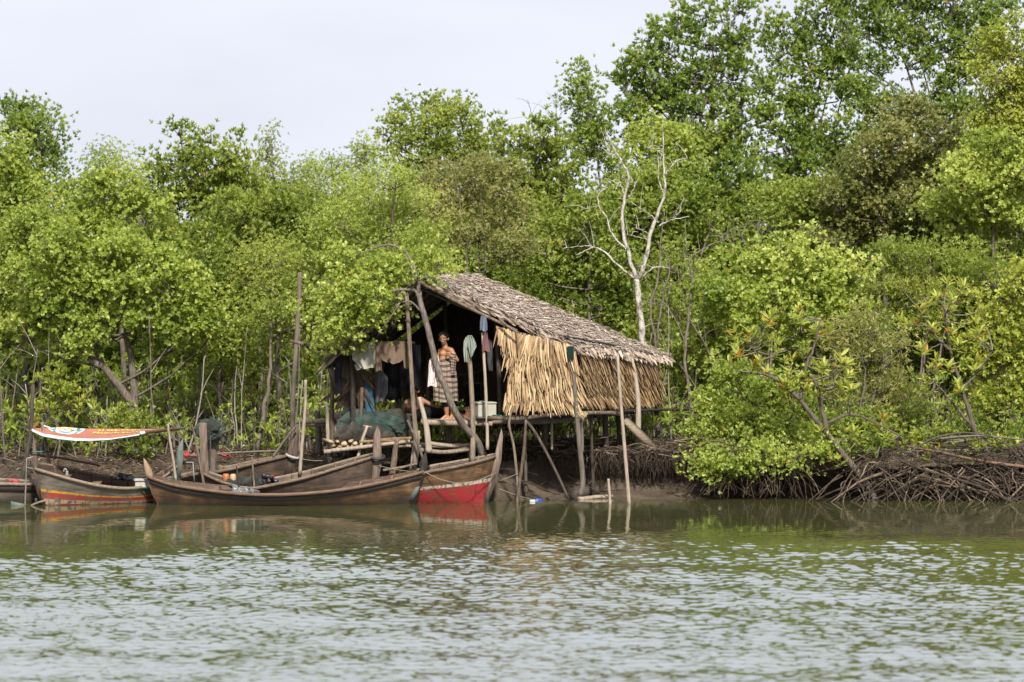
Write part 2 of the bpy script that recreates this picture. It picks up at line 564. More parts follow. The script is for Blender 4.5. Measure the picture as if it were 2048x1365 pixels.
def tree(name, label, Y, base, clumps, style, leaf, trunk='bark', tone=.42, dens=1.0, rad=.07, path=None, group=None, seed=0, cat='tree',
         bark_tint=.5, stems=1, limb_r=None, base_z=None, more_paths=()):
    """clumps: (photo x, y, half width, half height[, depth offset, density]) at depth Y; base: photo column of the foot"""
    g = np.random.default_rng(seed + 17)
    bx = PX(base, Y)
    bz = ground_z(bx, Y) - .08 if base_z is None else base_z
    root = empty(name, (bx, Y, bz), label, cat, group)
    cl = []
    for q in clumps:
        px, py, rx, rz = q[:4]
        dy = q[4] if len(q) > 4 else g.uniform(-.5, .5)
        k = q[5] if len(q) > 5 else 1.0
        y = Y + dy
        c = P(px, py, y)
        s = y / FPX
        rx *= 1.10; rz *= 1.12
        cl.append((np.array(c), np.array([rx * s, max(.35, .8 * min(rx, rz) * s + .15), rz * s]), k))
    tb, cb = MB(), MB()
    if path is not None:
        pts = [P(a, b, Y + (d[0] if d else 0)) for a, b, *d in path]
    else:
        top = np.mean([c for c, r, k in cl], axis=0)
        tc_ = max((c for c, r, k in cl), key=lambda c: c[2]); zt = tc_[2]
        pts = [Vector((bx, Y, bz)), Vector((bx * .6 + top[0] * .4 + g.normal(0, .1), Y, bz + (zt - bz) * .33)),
               Vector((bx * .25 + top[0] * .75 + g.normal(0, .12), Y, bz + (zt - bz) * .66)), Vector((float(tc_[0]), float(tc_[1]), zt - .05))]
    sp = curve_pts(pts, 14, .03)
    n = len(sp)
    tb.tube(sp, [rad * (1.15 - 1.03 * i / (n - 1)) for i in range(n)], 8, bark_tint, .12)
    for mp_ in more_paths:
        q_ = curve_pts([P(a, b, Y) for a, b in mp_], 12, .02)
        tb.tube(q_, [rad * (.85 - .6 * i / (len(q_) - 1)) for i in range(len(q_))], 8, bark_tint, .12)
    for k in range(1, stems):
        o = Vector((g.normal(0, .35), g.normal(0, .3), 0))
        tb.tube([p + o * (0.4 + .8 * i / n) for i, p in enumerate(sp)], [rad * .7 * (1.1 - 1.0 * i / (n - 1)) for i in range(n)], 6, bark_tint, .12)
    for c, r, k in cl:
        c = Vector(c); foot = c - Vector((0, 0, r[2] * .7))
        best = min(range(n // 4, n), key=lambda i: (sp[i] - foot).length + max(0, sp[i].z - foot.z + .25 * (sp[i] - foot).length) * 2)
        a = sp[best]
        rr = (rad * (1.1 - .85 * best / (n - 1)) * .62) if limb_r is None else limb_r
        m = a.lerp(foot, .5) + Vector((g.normal(0, .1), g.normal(0, .1), -.05 * (foot - a).length))
        lp = curve_pts([a, m, foot, foot.lerp(c, .6)], 9, .02)
        tb.tube(lp, [max(.008, rr * (1 - .75 * i / (len(lp) - 1))) for i in range(len(lp))], 6, bark_tint, .1, cap=False)
    crown_into(cb, tb, cl, style, g, tone, dens)
    tb.build('trunk', M[trunk], root, smooth=True)
    cb.build('crown', M[leaf], root)
    return root

# ------------------------------------------------------------------ the woods, back to front
def thicket():
    """the closed wood behind the trees one can tell apart"""
    g = np.random.default_rng(91)
    sk = [(-300, 430), (0, 430), (150, 440), (300, 420), (600, 430), (760, 400), (1000, 370), (1200, 370), (1330, 330), (1500, 330), (1640, 330), (1750, 320), (1900, 250), (2048, 220), (2350, 200)]
    sx, sy = zip(*sk)
    cb, tb = MB(), MB()
    for Y, step in ((111.5, 85), (115.0, 90), (119.0, 95), (124, 100)):
        for px in np.arange(-330, 2400, step):
            px = px + g.uniform(-40, 40)
            top = np.interp(px, sx, sy) + g.uniform(0, 60)
            bx = PX(px, Y)
            py = top + 45
            while py < 900:
                rx, rz = g.uniform(60, 95), g.uniform(45, 70)
                s = Y / FPX
                c = np.array(P(px + g.uniform(-60, 60), py, Y + g.uniform(-.8, .8)))
                crown_into(cb, tb, [(c, np.array([rx * s, .7, rz * s]), .6)], 'rhizo' if g.random() < .5 else 'small', g, .36, 1.0, False)
                py += rz * 1.45
            for k in range(1):
                x0 = bx + g.uniform(-.6, .6)
                tb.tube([(x0, Y, .5), (x0 + g.normal(0, .2), Y, 2.2), (x0 + g.normal(0, .35), Y, ZY(top + 60, Y))], [.06, .045, .02], 6, float(g.random()), .1)
    o = tb.build('mangrove_thicket', M['bark'])
    tag(o, 'dense closed mass of mangrove growth filling the wood behind the nearer trees', 'thicket', kind='stuff')
    tag(cb.build('foliage', M['leaf_mid'], o), kind='stuff')
    # undergrowth of seedlings, low shoots and suckers on the bank
    cb, tb = MB(), MB()
    for (x0, x1, Ya, Yb, n, hmax) in ((-500, 660, 103.9, 109.5, 470, 1.6), (840, 1420, 103.6, 108.5, 210, 1.2), (1380, 2300, 103.2, 108, 240, 1.3), (640, 860, 104.6, 108, 60, 1.0)):
        for k in range(n):
            Y = Ya + (Yb - Ya) * g.random() ** .8
            px = g.uniform(x0, x1)
            x = PX(px, Y); z = ground_z(x, Y) - .05
            h = g.uniform(.25, hmax) * (.6 + .4 * (Y - Ya) / (Yb - Ya))
            lean = g.normal(0, .12)
            tip = Vector((x + lean, Y + g.normal(0, .1), z + h))
            tb.tube([(x, Y, z), (x + lean * .4, Y, z + h * .5), tip], [.014, .011, .006], 5, float(g.random()), cap=False)
            m = g.integers(3, 8)
            base = np.array(tip)
            pos = base + g.normal(size=(m, 3)) * np.array([.13, .13, .12]) * (1 + h * .5) - np.array([0, 0, .05])
            kind = 'big' if g.random() < .55 else 'rhizo'
            sh, sz, nl, _, sp_, up, org = STYLE[kind]
            rosettes(cb, pos, g.normal(0, .45, (m, 3)) + np.array([0, -.25, .7]), g, sz * g.uniform(.7, 1.05), sh, nl, float(np.clip(g.normal(.42, .12), .1, .8)), sp_, org)
            for q in pos: tb.tube([(x + lean * .6, Y, z + h * .6), q], [.007, .004], 4, float(g.random()), cap=False)
    for k in range(75):                                     # thin bare saplings and suckers among them
        px = g.uniform(-200, 640) if k < 55 else g.uniform(1000, 1420)
        Y = g.uniform(103.6, 107.5)
        x = PX(px, Y); z = ground_z(x, Y) - .05; h = g.uniform(.9, 2.9)
        a = Vector((x, Y, z)); e = a + Vector((g.normal(0, .22), g.normal(0, .15), h))
        m = a.lerp(e, .5) + Vector((g.normal(0, .07), 0, 0))
        r = g.uniform(.010, .028)
        tb.tube(curve_pts([a, m, e], 7, .012), [r, r * .45], 5, float(g.uniform(.3, 1)), .15)
        for j in range(g.integers(1, 4)):
            b_ = m.lerp(e, g.random()); d = Vector((g.normal(0, .3), g.normal(0, .15), abs(g.normal(.25, .2))))
            tb.tube([b_, b_ + d * .5 + Vector((0, 0, .03)), b_ + d], [r * .5, r * .2], 4, float(g.uniform(.3, 1)), cap=False)
    o = tb.build('undergrowth', M['twig'])
    tag(o, 'low leafy mangrove shoots and seedlings crowding the muddy bank under the trees', 'undergrowth', kind='stuff')
    tag(cb.build('leaves', M['leaf_bright'], o), kind='stuff')


thicket()
SKY = 'tall mangroves standing against the sky'
# name, label, depth, foot column, clumps, style, leaf material, options
T = [
    # ---- skyline, left
    ('mangrove_tree', 'tall dark narrow mangrove crown standing alone above the far left treeline', 117, 70,
     [(50, 215, 42, 40), (88, 265, 38, 45), (35, 275, 40, 45), (70, 330, 50, 45), (112, 330, 22, 38), (20, 350, 45, 40)], 'rhizo', 'leaf_deep', dict(tone=.40)),
    ('mangrove_tree', 'yellowish mangrove filling the top left corner of the wood below the tall dark crown', 113, 20,
     [(10, 300, 55, 50), (60, 380, 65, 50), (0, 400, 65, 60), (110, 440, 60, 50), (30, 480, 70, 55)], 'small', 'leaf_bright', dict(tone=.46)),
    ('mangrove_tree', 'low rounded mangrove crown just right of the sky notch at the far left', 116, 225,
     [(205, 318, 38, 32), (250, 345, 42, 36), (190, 370, 34, 40), (275, 390, 45, 38), (225, 420, 60, 45)], 'fine', 'leaf_bright', dict(tone=.44)),
    ('mangrove_tree', 'mangrove with an airy open spray sticking up above its dense dark crown', 114.5, 385,
     [(358, 258, 24, 15, 0, .95), (385, 285, 30, 15, 0, .9), (420, 272, 16, 14, 0, .9), (375, 305, 22, 16, 0, .9), (340, 325, 40, 28), (400, 340, 55, 36), (360, 385, 65, 42), (430, 400, 55, 50), (320, 400, 40, 45)], 'rhizo', 'leaf_mid', dict(tone=.40)),
    ('mangrove_tree', 'mangrove with upright tufts of leaves and dark limbs, right of the airy spray', 114, 465,
     [(466, 300, 26, 24), (445, 330, 30, 26), (490, 345, 34, 32), (465, 390, 60, 42), (520, 400, 48, 40), (480, 450, 60, 40)], 'rhizo', 'leaf_mid', dict(tone=.42)),
    ('mangrove_tree', 'mangrove with a thin pointed spire of leaves rising over the middle left treeline', 116, 545,
     [(542, 268, 11, 16, 0, 1.0), (534, 292, 20, 16, 0, .95), (538, 322, 28, 22, 0, 1.0), (575, 360, 40, 32), (535, 385, 55, 36), (590, 410, 50, 40)], 'fine', 'leaf_mid', dict(tone=.48)),
    ('mangrove_tree', 'pale feathery mangrove at the lowest dip of the middle treeline', 117, 650,
     [(630, 345, 36, 28), (672, 340, 36, 26), (610, 385, 45, 36), (690, 385, 50, 40), (650, 430, 65, 44)], 'fine', 'leaf_bright', dict(tone=.52)),
    ('mangrove_tree', 'wispy pale mangrove top tucked against the left flank of the big domed tree', 118, 725,
     [(735, 290, 16, 18, 0, 1.0), (712, 315, 24, 20, 0, .95), (745, 335, 34, 28), (725, 375, 45, 36)], 'fine', 'leaf_bright', dict(tone=.52)),
    # ---- skyline, middle
    ('mangrove_tree', 'big domed mangrove with star shaped leaf tufts above the peak of the hut', 114, 880,
     [(795, 228, 26, 20), (775, 262, 22, 26), (825, 265, 34, 28), (880, 205, 38, 20), (925, 225, 40, 30), (870, 260, 55, 36), (945, 275, 40, 40), (830, 315, 60, 40), (900, 320, 70, 42), (975, 320, 35, 38), (860, 370, 80, 45)], 'rhizo', 'leaf_mid', dict(tone=.46)),
    ('mangrove_tree', 'mangrove with browned flower tips between the domed tree and the tall right grove', 113.5, 1050,
     [(990, 255, 22, 18), (1030, 285, 40, 30), (1085, 265, 32, 26), (1110, 300, 40, 36), (1060, 335, 60, 40), (1000, 350, 45, 45), (1110, 370, 60, 50), (1050, 420, 80, 50), (1120, 450, 65, 50)], 'rhizo', 'leaf_mid', dict(tone=.45)),
    # ---- skyline, right
    ('mangrove_tree', 'slender mangrove with a small separate head at the left edge of the tall right grove', 115, 1215,
     [(1175, 160, 34, 26, 0, 1.0), (1160, 195, 28, 26, 0, 1.0), (1190, 220, 30, 26, 0, 1.0), (1150, 250, 36, 24, 0, 1.0), (1200, 270, 46, 32, 0, 1.0), (1150, 300, 34, 26), (1215, 330, 45, 32)], 'rhizo', 'leaf_deep', dict(tone=.48, rad=.05)),
    ('mangrove_tree', 'tallest loose crowned mangrove with the sky showing through, left of the sky gap', 115.5, 1430,
     [(1310, 45, 14, 13, 0, 1.0), (1355, 40, 26, 22, 0, .95), (1415, 15, 36, 22, 0, .95), (1475, 10, 30, 18, 0, .95), (1475, 60, 34, 30, 0, .95), (1410, 65, 46, 30, 0, .9), (1340, 85, 40, 30, 0, .95), (1280, 110, 32, 26, 0, .95),
      (1250, 160, 36, 36, 0, 1.0), (1310, 150, 52, 40, 0, .95), (1390, 135, 55, 40, 0, 1.0), (1465, 130, 44, 38, 0, .9), (1275, 220, 55, 40, 0, .9), (1350, 215, 60, 42, 0, .9), (1430, 200, 60, 42, 0, .95), (1490, 215, 40, 36, 0, .95), (1400, 280, 75, 45), (1320, 280, 60, 40), (1480, 290, 60, 45), (1430, 360, 90, 45)],
     'rhizo', 'leaf_deep', dict(tone=.44, stems=3, rad=.075)),
    ('mangrove_tree', 'tall dark mangrove with a stepped top, right of the sky gap', 116, 1610,
     [(1560, 45, 30, 24, 0, .95), (1610, 50, 36, 30, 0, .85), (1650, 20, 40, 30, 0, .85), (1690, -20, 50, 40), (1555, 95, 36, 30, 0, .95), (1620, 110, 55, 36, 0, 1.0), (1690, 70, 50, 45, 0, .85), (1540, 160, 34, 30, 0, .95), (1600, 180, 60, 40, 0, 1.0), (1680, 160, 60, 45, 0, .95), (1560, 240, 50, 36, 0, 1.0), (1640, 250, 70, 42, 0, .95), (1580, 310, 70, 45), (1670, 330, 70, 45), (1540, 370, 60, 45)],
     'rhizo', 'leaf_deep', dict(tone=.40, stems=3, rad=.07)),
    ('mangrove_tree', 'tall mangrove with bits of sky between its boughs, rightmost of the tall grove', 117, 1830,
     [(1750, -30, 60, 40), (1830, -20, 65, 45), (1910, -10, 65, 45), (1985, 20, 55, 40), (1740, 40, 50, 36, 0, 1.0), (1800, 50, 50, 36, 0, .95), (1880, 60, 55, 40, 0, .85), (1950, 90, 55, 50), (1740, 115, 44, 34, 0, .95), (1830, 115, 42, 30, 0, .95), (1900, 140, 55, 44, 0, .9), (1760, 190, 52, 34, 0, .95), (1870, 200, 50, 36, 0, .85), (1930, 230, 50, 44), (1750, 255, 60, 36)],
     'rhizo', 'leaf_deep', dict(tone=.42, stems=3, rad=.07)),
    ('mangrove_tree', 'light yellow green mangrove crown right behind the top of the bare white tree', 112, 1350,
     [(1310, 255, 30, 24), (1350, 265, 34, 24), (1280, 300, 44, 34), (1345, 320, 50, 36), (1300, 370, 55, 42), (1370, 385, 48, 42), (1260, 400, 40, 40), (1330, 440, 70, 42), (1260, 470, 60, 45), (1390, 460, 50, 42)], 'small', 'leaf_bright', dict(tone=.52)),
    ('mangrove_tree', 'dull green mangrove flecked with reddish flower stalks below the tall right grove', 110.5, 1770,
     [(1830, 230, 50, 40), (1780, 270, 55, 42), (1870, 270, 45, 42), (1730, 330, 55, 42), (1820, 335, 65, 46), (1680, 390, 55, 42), (1760, 405, 65, 46), (1850, 400, 60, 46), (1690, 455, 60, 42), (1790, 470, 70, 44), (1640, 490, 50, 36)], 'small', 'leaf_dull', dict(tone=.36)),
    ('mangrove_tree', 'light yellow mangrove with broad leaves at the top right edge of the photo', 108.5, 2030,
     [(2020, 80, 55, 45), (1985, 130, 42, 40), (2050, 150, 55, 50), (1990, 195, 42, 40), (2055, 230, 60, 50), (1985, 260, 45, 40), (2045, 320, 60, 46), (1965, 330, 50, 40)], 'small', 'leaf_gold', dict(tone=.45)),
    ('mangrove_tree', 'leafy bright mangrove bulging out below the light one at the right edge', 107.5, 2000,
     [(1990, 290, 50, 36), (2040, 340, 55, 45), (1930, 350, 52, 38), (1980, 395, 60, 44), (1900, 410, 50, 40), (2040, 430, 55, 50), (1950, 460, 60, 44)], 'small', 'leaf_bright', dict(tone=.56)),
    # ---- middle row
    ('flowering_mangrove', 'rounded dull mangrove with brown flower heads and visible stems, right behind the roof ridge', 107.5, 985,
     [(940, 330, 55, 32), (880, 350, 48, 34), (1000, 360, 50, 36), (850, 400, 40, 38), (925, 395, 60, 38), (1010, 420, 50, 40), (960, 450, 60, 38), (900, 455, 50, 34), (1045, 470, 35, 34), (1000, 500, 50, 34)], 'fine', 'leaf_dull', dict(tone=.50, rad=.05, stems=4, trunk='twig')),
    ('mangrove_tree', 'spreading pale green mangrove whose branches show left of the roof peak', 105.5, 800,
     [(790, 350, 50, 32), (740, 385, 55, 36), (830, 400, 48, 34), (690, 430, 55, 38), (770, 440, 60, 38), (640, 470, 46, 36), (715, 495, 60, 38), (800, 500, 60, 38), (860, 470, 45, 34), (870, 530, 50, 28), (650, 530, 50, 36), (770, 545, 60, 30)], 'fine', 'leaf_bright', dict(tone=.52, trunk='bark')),
    ('mangrove_tree', 'bright mangrove crown in the middle of the left wood, above the forked trunk', 109, 240,
     [(240, 370, 60, 34), (180, 400, 50, 36), (290, 420, 55, 38), (130, 440, 55, 40), (220, 460, 65, 42), (310, 480, 60, 40), (150, 510, 60, 40), (250, 530, 70, 40)], 'small', 'leaf_bright', dict(tone=.48)),
    ('mangrove_tree', 'dark leaved mangrove with stray orange leaves between the left crowns and the pale one', 110.5, 520,
     [(480, 420, 55, 40), (550, 420, 50, 40), (610, 430, 45, 40), (440, 470, 50, 40), (520, 490, 65, 42), (590, 490, 50, 40)], 'rhizo', 'leaf_mid', dict(tone=.38)),
    ('mangrove_tree', 'bright dense mangrove with heavy leaf clusters at the left edge', 107, 60,
     [(60, 460, 60, 42), (0, 480, 55, 42), (100, 520, 60, 42), (20, 550, 65, 44), (90, 600, 65, 42), (0, 630, 60, 44), (60, 670, 60, 40)], 'small', 'leaf_bright', dict(tone=.52)),
    ('mangrove_tree', 'mangrove of small pale leaves over the slender leaning stem left of the hut', 106.5, 570,
     [(480, 520, 55, 36), (560, 510, 55, 36), (620, 560, 50, 40), (510, 575, 60, 38), (590, 620, 60, 40), (540, 660, 55, 38), (620, 680, 45, 36), (650, 610, 40, 36)], 'fine', 'leaf_mid', dict(tone=.55)),
    ('forked_mangrove', 'left mangrove with a thick forked brown trunk under a broad bright crown', 104.8, 280,
     [(120, 480, 60, 40), (210, 500, 60, 40), (300, 510, 60, 40), (70, 545, 60, 40), (160, 560, 65, 40), (250, 570, 65, 38), (340, 560, 55, 38), (400, 590, 45, 38), (100, 610, 60, 36), (190, 625, 60, 34), (290, 630, 55, 34), (370, 640, 50, 36), (60, 660, 50, 32), (420, 650, 36, 34), (330, 690, 40, 24), (150, 680, 45, 24)],
     'small', 'leaf_bright', dict(tone=.46, rad=.11, limb_r=.028, path=[(280, 915), (274, 860), (266, 815), (238, 770), (205, 735), (192, 690), (198, 650), (180, 590)], more_paths=[[(268, 815), (266, 760), (260, 700), (250, 665), (262, 610)], [(205, 735), (185, 722), (165, 700), (140, 660)]])),
    ('mangrove_tree', 'thin stemmed mangrove shading the bank between the forked trunk and the leaning stem', 106.5, 440,
     [(420, 540, 50, 36), (450, 600, 55, 38), (400, 700, 40, 30), (470, 670, 50, 36), (440, 740, 42, 28), (500, 730, 38, 30)], 'small', 'leaf_mid', dict(tone=.42, rad=.045)),
    ('slender_mangrove', 'slender pale leaning stem with a thin crown left of the tall bare pole', 104.5, 512,
     [(545, 560, 34, 26, 0, .95), (520, 610, 34, 26, 0, 1.0), (570, 620, 34, 26, 0, 1.0), (540, 520, 40, 28, 0, .7)], 'fine', 'leaf_mid', dict(tone=.5, rad=.045, trunk='twig', path=[(515, 905), (528, 830), (537, 760), (541, 690), (543, 630), (545, 560)])),
    ('mangrove_bush', 'low bush with yellow tipped leaves beside the red awning at the far left', 103.6, 110,
     [(105, 770, 34, 24, 0, 1.0), (140, 800, 26, 20, 0, .95), (85, 810, 24, 18, 0, .7)], 'rhizo', 'leaf_gold', dict(tone=.45, rad=.025, cat='bush')),
    ('mangrove_bush', 'leafy green bush growing right against the foot of the forked trunk', 103.6, 270,
     [(255, 835, 32, 26), (235, 870, 24, 20), (280, 880, 26, 24), (300, 840, 20, 18)], 'rhizo', 'leaf_mid', dict(tone=.45, rad=.02, cat='bush')),
    # ---- behind and right of the hut
    ('mangrove_tree', 'dark glossy mangrove filling the slope right behind the middle of the thatched roof', 108.5, 1150,
     [(1120, 470, 55, 36), (1180, 430, 50, 36), (1080, 530, 45, 32), (1160, 520, 60, 38), (1230, 520, 50, 38), (1110, 570, 50, 26), (1200, 590, 60, 38), (1260, 590, 45, 40), (1240, 650, 50, 34), (1290, 660, 40, 34)], 'small', 'leaf_mid', dict(tone=.42)),
    ('mangrove_tree', 'thinly leaved mangrove with many pale bare twigs right of the white tree', 106.5, 1370,
     [(1350, 520, 45, 32, 0, 1.0), (1400, 560, 45, 34, 0, .95), (1340, 600, 45, 36, 0, 1.0), (1400, 640, 42, 36, 0, 1.0), (1340, 690, 40, 36, 0, .95), (1390, 730, 40, 36, 0, 1.0), (1330, 780, 36, 36, 0, 1.0), (1370, 830, 36, 34, 0, .8)], 'fine', 'leaf_mid', dict(tone=.48, trunk='twig', rad=.05, stems=3)),
    ('round_leaved_mangrove', 'broad bright bush of round leaves in the middle of the right bank', 105, 1540,
     [(1500, 520, 55, 36), (1590, 500, 60, 36), (1440, 570, 50, 40), (1540, 580, 65, 40), (1640, 560, 60, 42), (1700, 540, 45, 36), (1430, 640, 45, 36), (1500, 650, 55, 34), (1600, 640, 60, 36), (1690, 620, 50, 38), (1420, 700, 40, 34), (1480, 720, 45, 32)], 'round', 'leaf_bright', dict(tone=.55, trunk='twig', rad=.05, stems=3)),
    ('drooping_mangrove', 'mangrove of thin hanging leaves and grey twigs below the dull tree at right', 107, 1830,
     [(1800, 500, 60, 36), (1860, 520, 60, 36), (1930, 520, 55, 36), (1760, 560, 50, 36), (1830, 580, 60, 36), (1900, 570, 55, 36), (1990, 540, 50, 40), (1780, 640, 50, 34), (1860, 630, 50, 34)], 'droop', 'leaf_mid', dict(tone=.52, trunk='twig', rad=.05, stems=3)),
    ('drooping_mangrove', 'sparse greyish mangrove full of bare twigs between the two yellow leaf tufted trees', 104, 1740,
     [(1690, 680, 45, 34, 0, .95), (1740, 660, 50, 36, 0, .95), (1780, 700, 45, 36, 0, .95), (1700, 740, 50, 36, 0, .95), (1760, 770, 50, 38, 0, .95), (1700, 810, 55, 34, 0, .95), (1800, 810, 45, 34, 0, .7)], 'droop', 'leaf_dull', dict(tone=.55, trunk='twig', rad=.04, stems=5)),
    ('mangrove_tree', 'yellow green fleshy leaved mangrove at the right edge, above the root tangle', 104.8, 2010,
     [(2000, 610, 55, 38), (2045, 560, 50, 40), (1960, 660, 48, 38), (2030, 680, 55, 42), (1985, 730, 50, 38), (2050, 750, 50, 40), (2010, 800, 50, 36), (1960, 820, 40, 30)], 'round', 'leaf_gold', dict(tone=.42, rad=.06)),
    ('overhanging_bush', 'low dense bright bush overhanging the water at the end of the mud bank', 102.3, 1470,
     [(1470, 770, 55, 36), (1420, 810, 36, 34), (1520, 790, 55, 34), (1580, 780, 50, 34), (1440, 850, 45, 36), (1510, 850, 55, 36), (1580, 850, 50, 34), (1420, 905, 32, 28, -.5), (1480, 905, 45, 30, -.5), (1550, 905, 48, 26, -.5), (1610, 890, 40, 24, -.4), (1430, 930, 30, 20, -1.6), (1510, 926, 36, 14, -1.6), (1640, 840, 40, 30), (1408, 920, 26, 28, -1.5), (1450, 930, 38, 24, -1.6), (1565, 912, 46, 16, -1.6), (1625, 898, 44, 18, -1.6), (1480, 936, 36, 14, -1.7), (1418, 940, 20, 14, -1.7), (1660, 895, 40, 18, -1.5), (1540, 900, 50, 22, -1.5), (1400, 860, 24, 30, -.6)], 'round', 'leaf_bright', dict(tone=.50, trunk='root', rad=.04, stems=4)),
    ('bank_bush', 'dark green bush of broad leaves above the middle of the root tangle', 103.2, 1690,
     [(1640, 870, 40, 24), (1700, 860, 50, 28), (1760, 850, 46, 26), (1820, 840, 40, 26), (1680, 890, 34, 18), (1730, 890, 34, 16), (1690, 905, 36, 12, -1.9), (1730, 900, 40, 14, -1.9), (1790, 885, 40, 16, -1.8), (1870, 875, 46, 18, -1.4), (1930, 860, 46, 22, -1.2), (2010, 868, 52, 22, -1.3), (1960, 895, 34, 10, -1.9, .6)], 'rhizo', 'leaf_mid', dict(tone=.40, trunk='root', rad=.03, cat='bush', stems=3)),
]
for i, (nm, lb, Y, fx, cl, st, lf, kw) in enumerate(T):
    tree(nm, lb, Y, fx, cl, st, lf, seed=i * 7, **{'dens': 1.0, **kw})


def tuft_tree(label, Y, stems, tufts, base, seed):
    """open grey mangrove with big yellow leaf tufts at its branch ends"""
    g = np.random.default_rng(seed)
    b0 = P(*base, Y)
    root = empty('tufted_mangrove', b0, label, 'tree')
    tb, cb = MB(), MB()
    nodes = []
    for pts, r in stems:
        sp = curve_pts([P(a, b, Y + (d[0] if d else 0)) for a, b, *d in pts], 16, .015)
        n = len(sp)
        tb.tube(sp, [r * (1.1 - .8 * i / (n - 1)) for i in range(n)], 7, .35, .12)
        nodes += sp[n // 4:]
    sh, sz, nl, _, spd, up, org = STYLE['big']
    for (px, py) in tufts:
        for k in range(3):
            p = P(px + g.normal(0, 13), py + g.normal(0, 10), Y + g.normal(0, .25))
            a = min(nodes, key=lambda q: (q - p).length + max(0, q.z - p.z) * 1.5)
            m = a.lerp(p, .55) + Vector((g.normal(0, .05), g.normal(0, .05), -.06))
            tb.tube(curve_pts([a, m, p], 6), [.014, .005], 5, .8, cap=False)
            ax = np.array(p - m); ax = ax / np.linalg.norm(ax) * .5 + np.array([0, -.1, .75])
            rosettes(cb, np.array([p]), ax[None], g, sz * g.uniform(.85, 1.1), sh, 9, float(np.clip(g.normal(.55, .1), .2, .85)), (.45, 1.2), .03)
            if g.random() < .5: rosettes(cb, np.array([p]) - ax[None] * .1, ax[None], g, sz, sh, 7, .35, (1.0, 1.5), .04)
    tb.build('trunk', M['bark'], root, smooth=True)
    cb.build('crown', M['leaf_gold'], root)


tuft_tree('crooked grey mangrove with yellow leaf tufts leaning left out of the water', 100.6,
          [([(1748, 1006), (1738, 975), (1700, 925), (1655, 870), (1600, 800), (1545, 755), (1500, 745)], .075), ([(1655, 870), (1640, 800), (1625, 755), (1570, 740)], .05),
           ([(1600, 800), (1610, 740), (1630, 690), (1640, 640)], .04), ([(1545, 755), (1520, 720), (1500, 690)], .03), ([(1630, 860), (1700, 830), (1760, 850), (1810, 880)], .03)],
          [(1480, 675), (1515, 660), (1540, 640), (1585, 625), (1500, 720), (1550, 690), (1575, 725), (1620, 700), (1640, 660), (1600, 760), (1655, 730), (1680, 760), (1640, 790), (1560, 770), (1690, 720), (1700, 790), (1530, 735), (1475, 710), (1700, 870), (1665, 895), (1640, 860), (1760, 865)], (1745, 1005), 5)
tuft_tree('dark stemmed mangrove with big yellow leaf tufts standing over the right root tangle', 101.6,
          [([(2005, 990), (1985, 930), (1950, 860), (1925, 780), (1900, 700), (1890, 630)], .06), ([(1925, 780), (1960, 740), (1985, 700)], .03), ([(1900, 700), (1860, 660), (1830, 610)], .03), ([(1950, 860), (1900, 800), (1850, 740)], .03)],
          [(1890, 580), (1860, 600), (1920, 590), (1840, 620), (1900, 630), (1950, 630), (1870, 660), (1820, 650), (1930, 680), (1960, 670), (1850, 700), (1900, 720), (1960, 730), (1870, 750), (1930, 770), (1840, 770), (1860, 880), (1845, 900), (1880, 915), (2010, 885), (1950, 895), (1830, 870)], (1999, 975), 6)


def bare_tree(name, label, Y, limbs, base, mat, fine=0, seed=1):
    g = np.random.default_rng(seed)
    b0 = P(*base, Y)
    root = empty(name, b0, label, 'tree')
    tb = MB()
    for pts, r0, r1 in limbs:
        r0, r1 = r0 * .78, r1 * .7
        sp = curve_pts([P(a, b, Y + (d[0] if d else 0)) for a, b, *d in pts], 16, .018)
        n = len(sp)
        tb.tube(sp, [r0 + (r1 - r0) * i / (n - 1) for i in range(n)], 7, .5, .14)
        for k in range(fine):
            a = sp[g.integers(n // 3, n)]
            d = Vector((g.normal(0, .22), g.normal(0, .2), abs(g.normal(.18, .18))))
            tb.tube(curve_pts([a, a + d * .4 + Vector((0, 0, .05)), a + d], 5), [.006, .0025], 4, .8, cap=False)
    tb.build('trunk', M[mat], root, smooth=True)


bare_tree('bare_white_tree', 'leafless white barked tree with two forking limbs behind the right end of the roof', 104.9,
          [([(1292, 900), (1287, 720), (1283, 660), (1278, 600), (1273, 560)], .10, .085), ([(1273, 560), (1262, 525), (1250, 480), (1245, 430), (1250, 395), (1258, 355), (1247, 330), (1225, 290), (1212, 265)], .06, .016),
           ([(1278, 558), (1295, 505), (1303, 460), (1318, 420), (1330, 380), (1328, 340), (1326, 300), (1325, 250)], .062, .012), ([(1272, 558), (1240, 535), (1215, 510), (1190, 495), (1165, 505), (1152, 510)], .035, .012),
           ([(1190, 495), (1170, 492), (1125, 497)], .016, .007), ([(1255, 500), (1225, 470), (1215, 440), (1200, 415), (1197, 390), (1215, 375)], .028, .009), ([(1250, 395), (1240, 365), (1232, 380)], .02, .012),
           ([(1258, 395), (1270, 370), (1262, 362)], .02, .009), ([(1318, 452), (1345, 440), (1378, 434)], .02, .009), ([(1345, 440), (1365, 418)], .014, .007), ([(1318, 445), (1295, 425), (1273, 412)], .016, .007),
           ([(1330, 350), (1350, 325), (1375, 316)], .02, .008), ([(1330, 390), (1318, 365), (1316, 340)], .02, .01), ([(1283, 556), (1310, 535), (1340, 537)], .02, .008), ([(1302, 470), (1270, 455)], .012, .006), ([(1300, 480), (1255, 470)], .011, .005),
           ([(1198, 412), (1162, 420)], .009, .004), ([(1325, 298), (1295, 297)], .010, .004), ([(1229, 300), (1205, 320)], .010, .004)], (1292, 895), 'pale_bark', 3, 2)
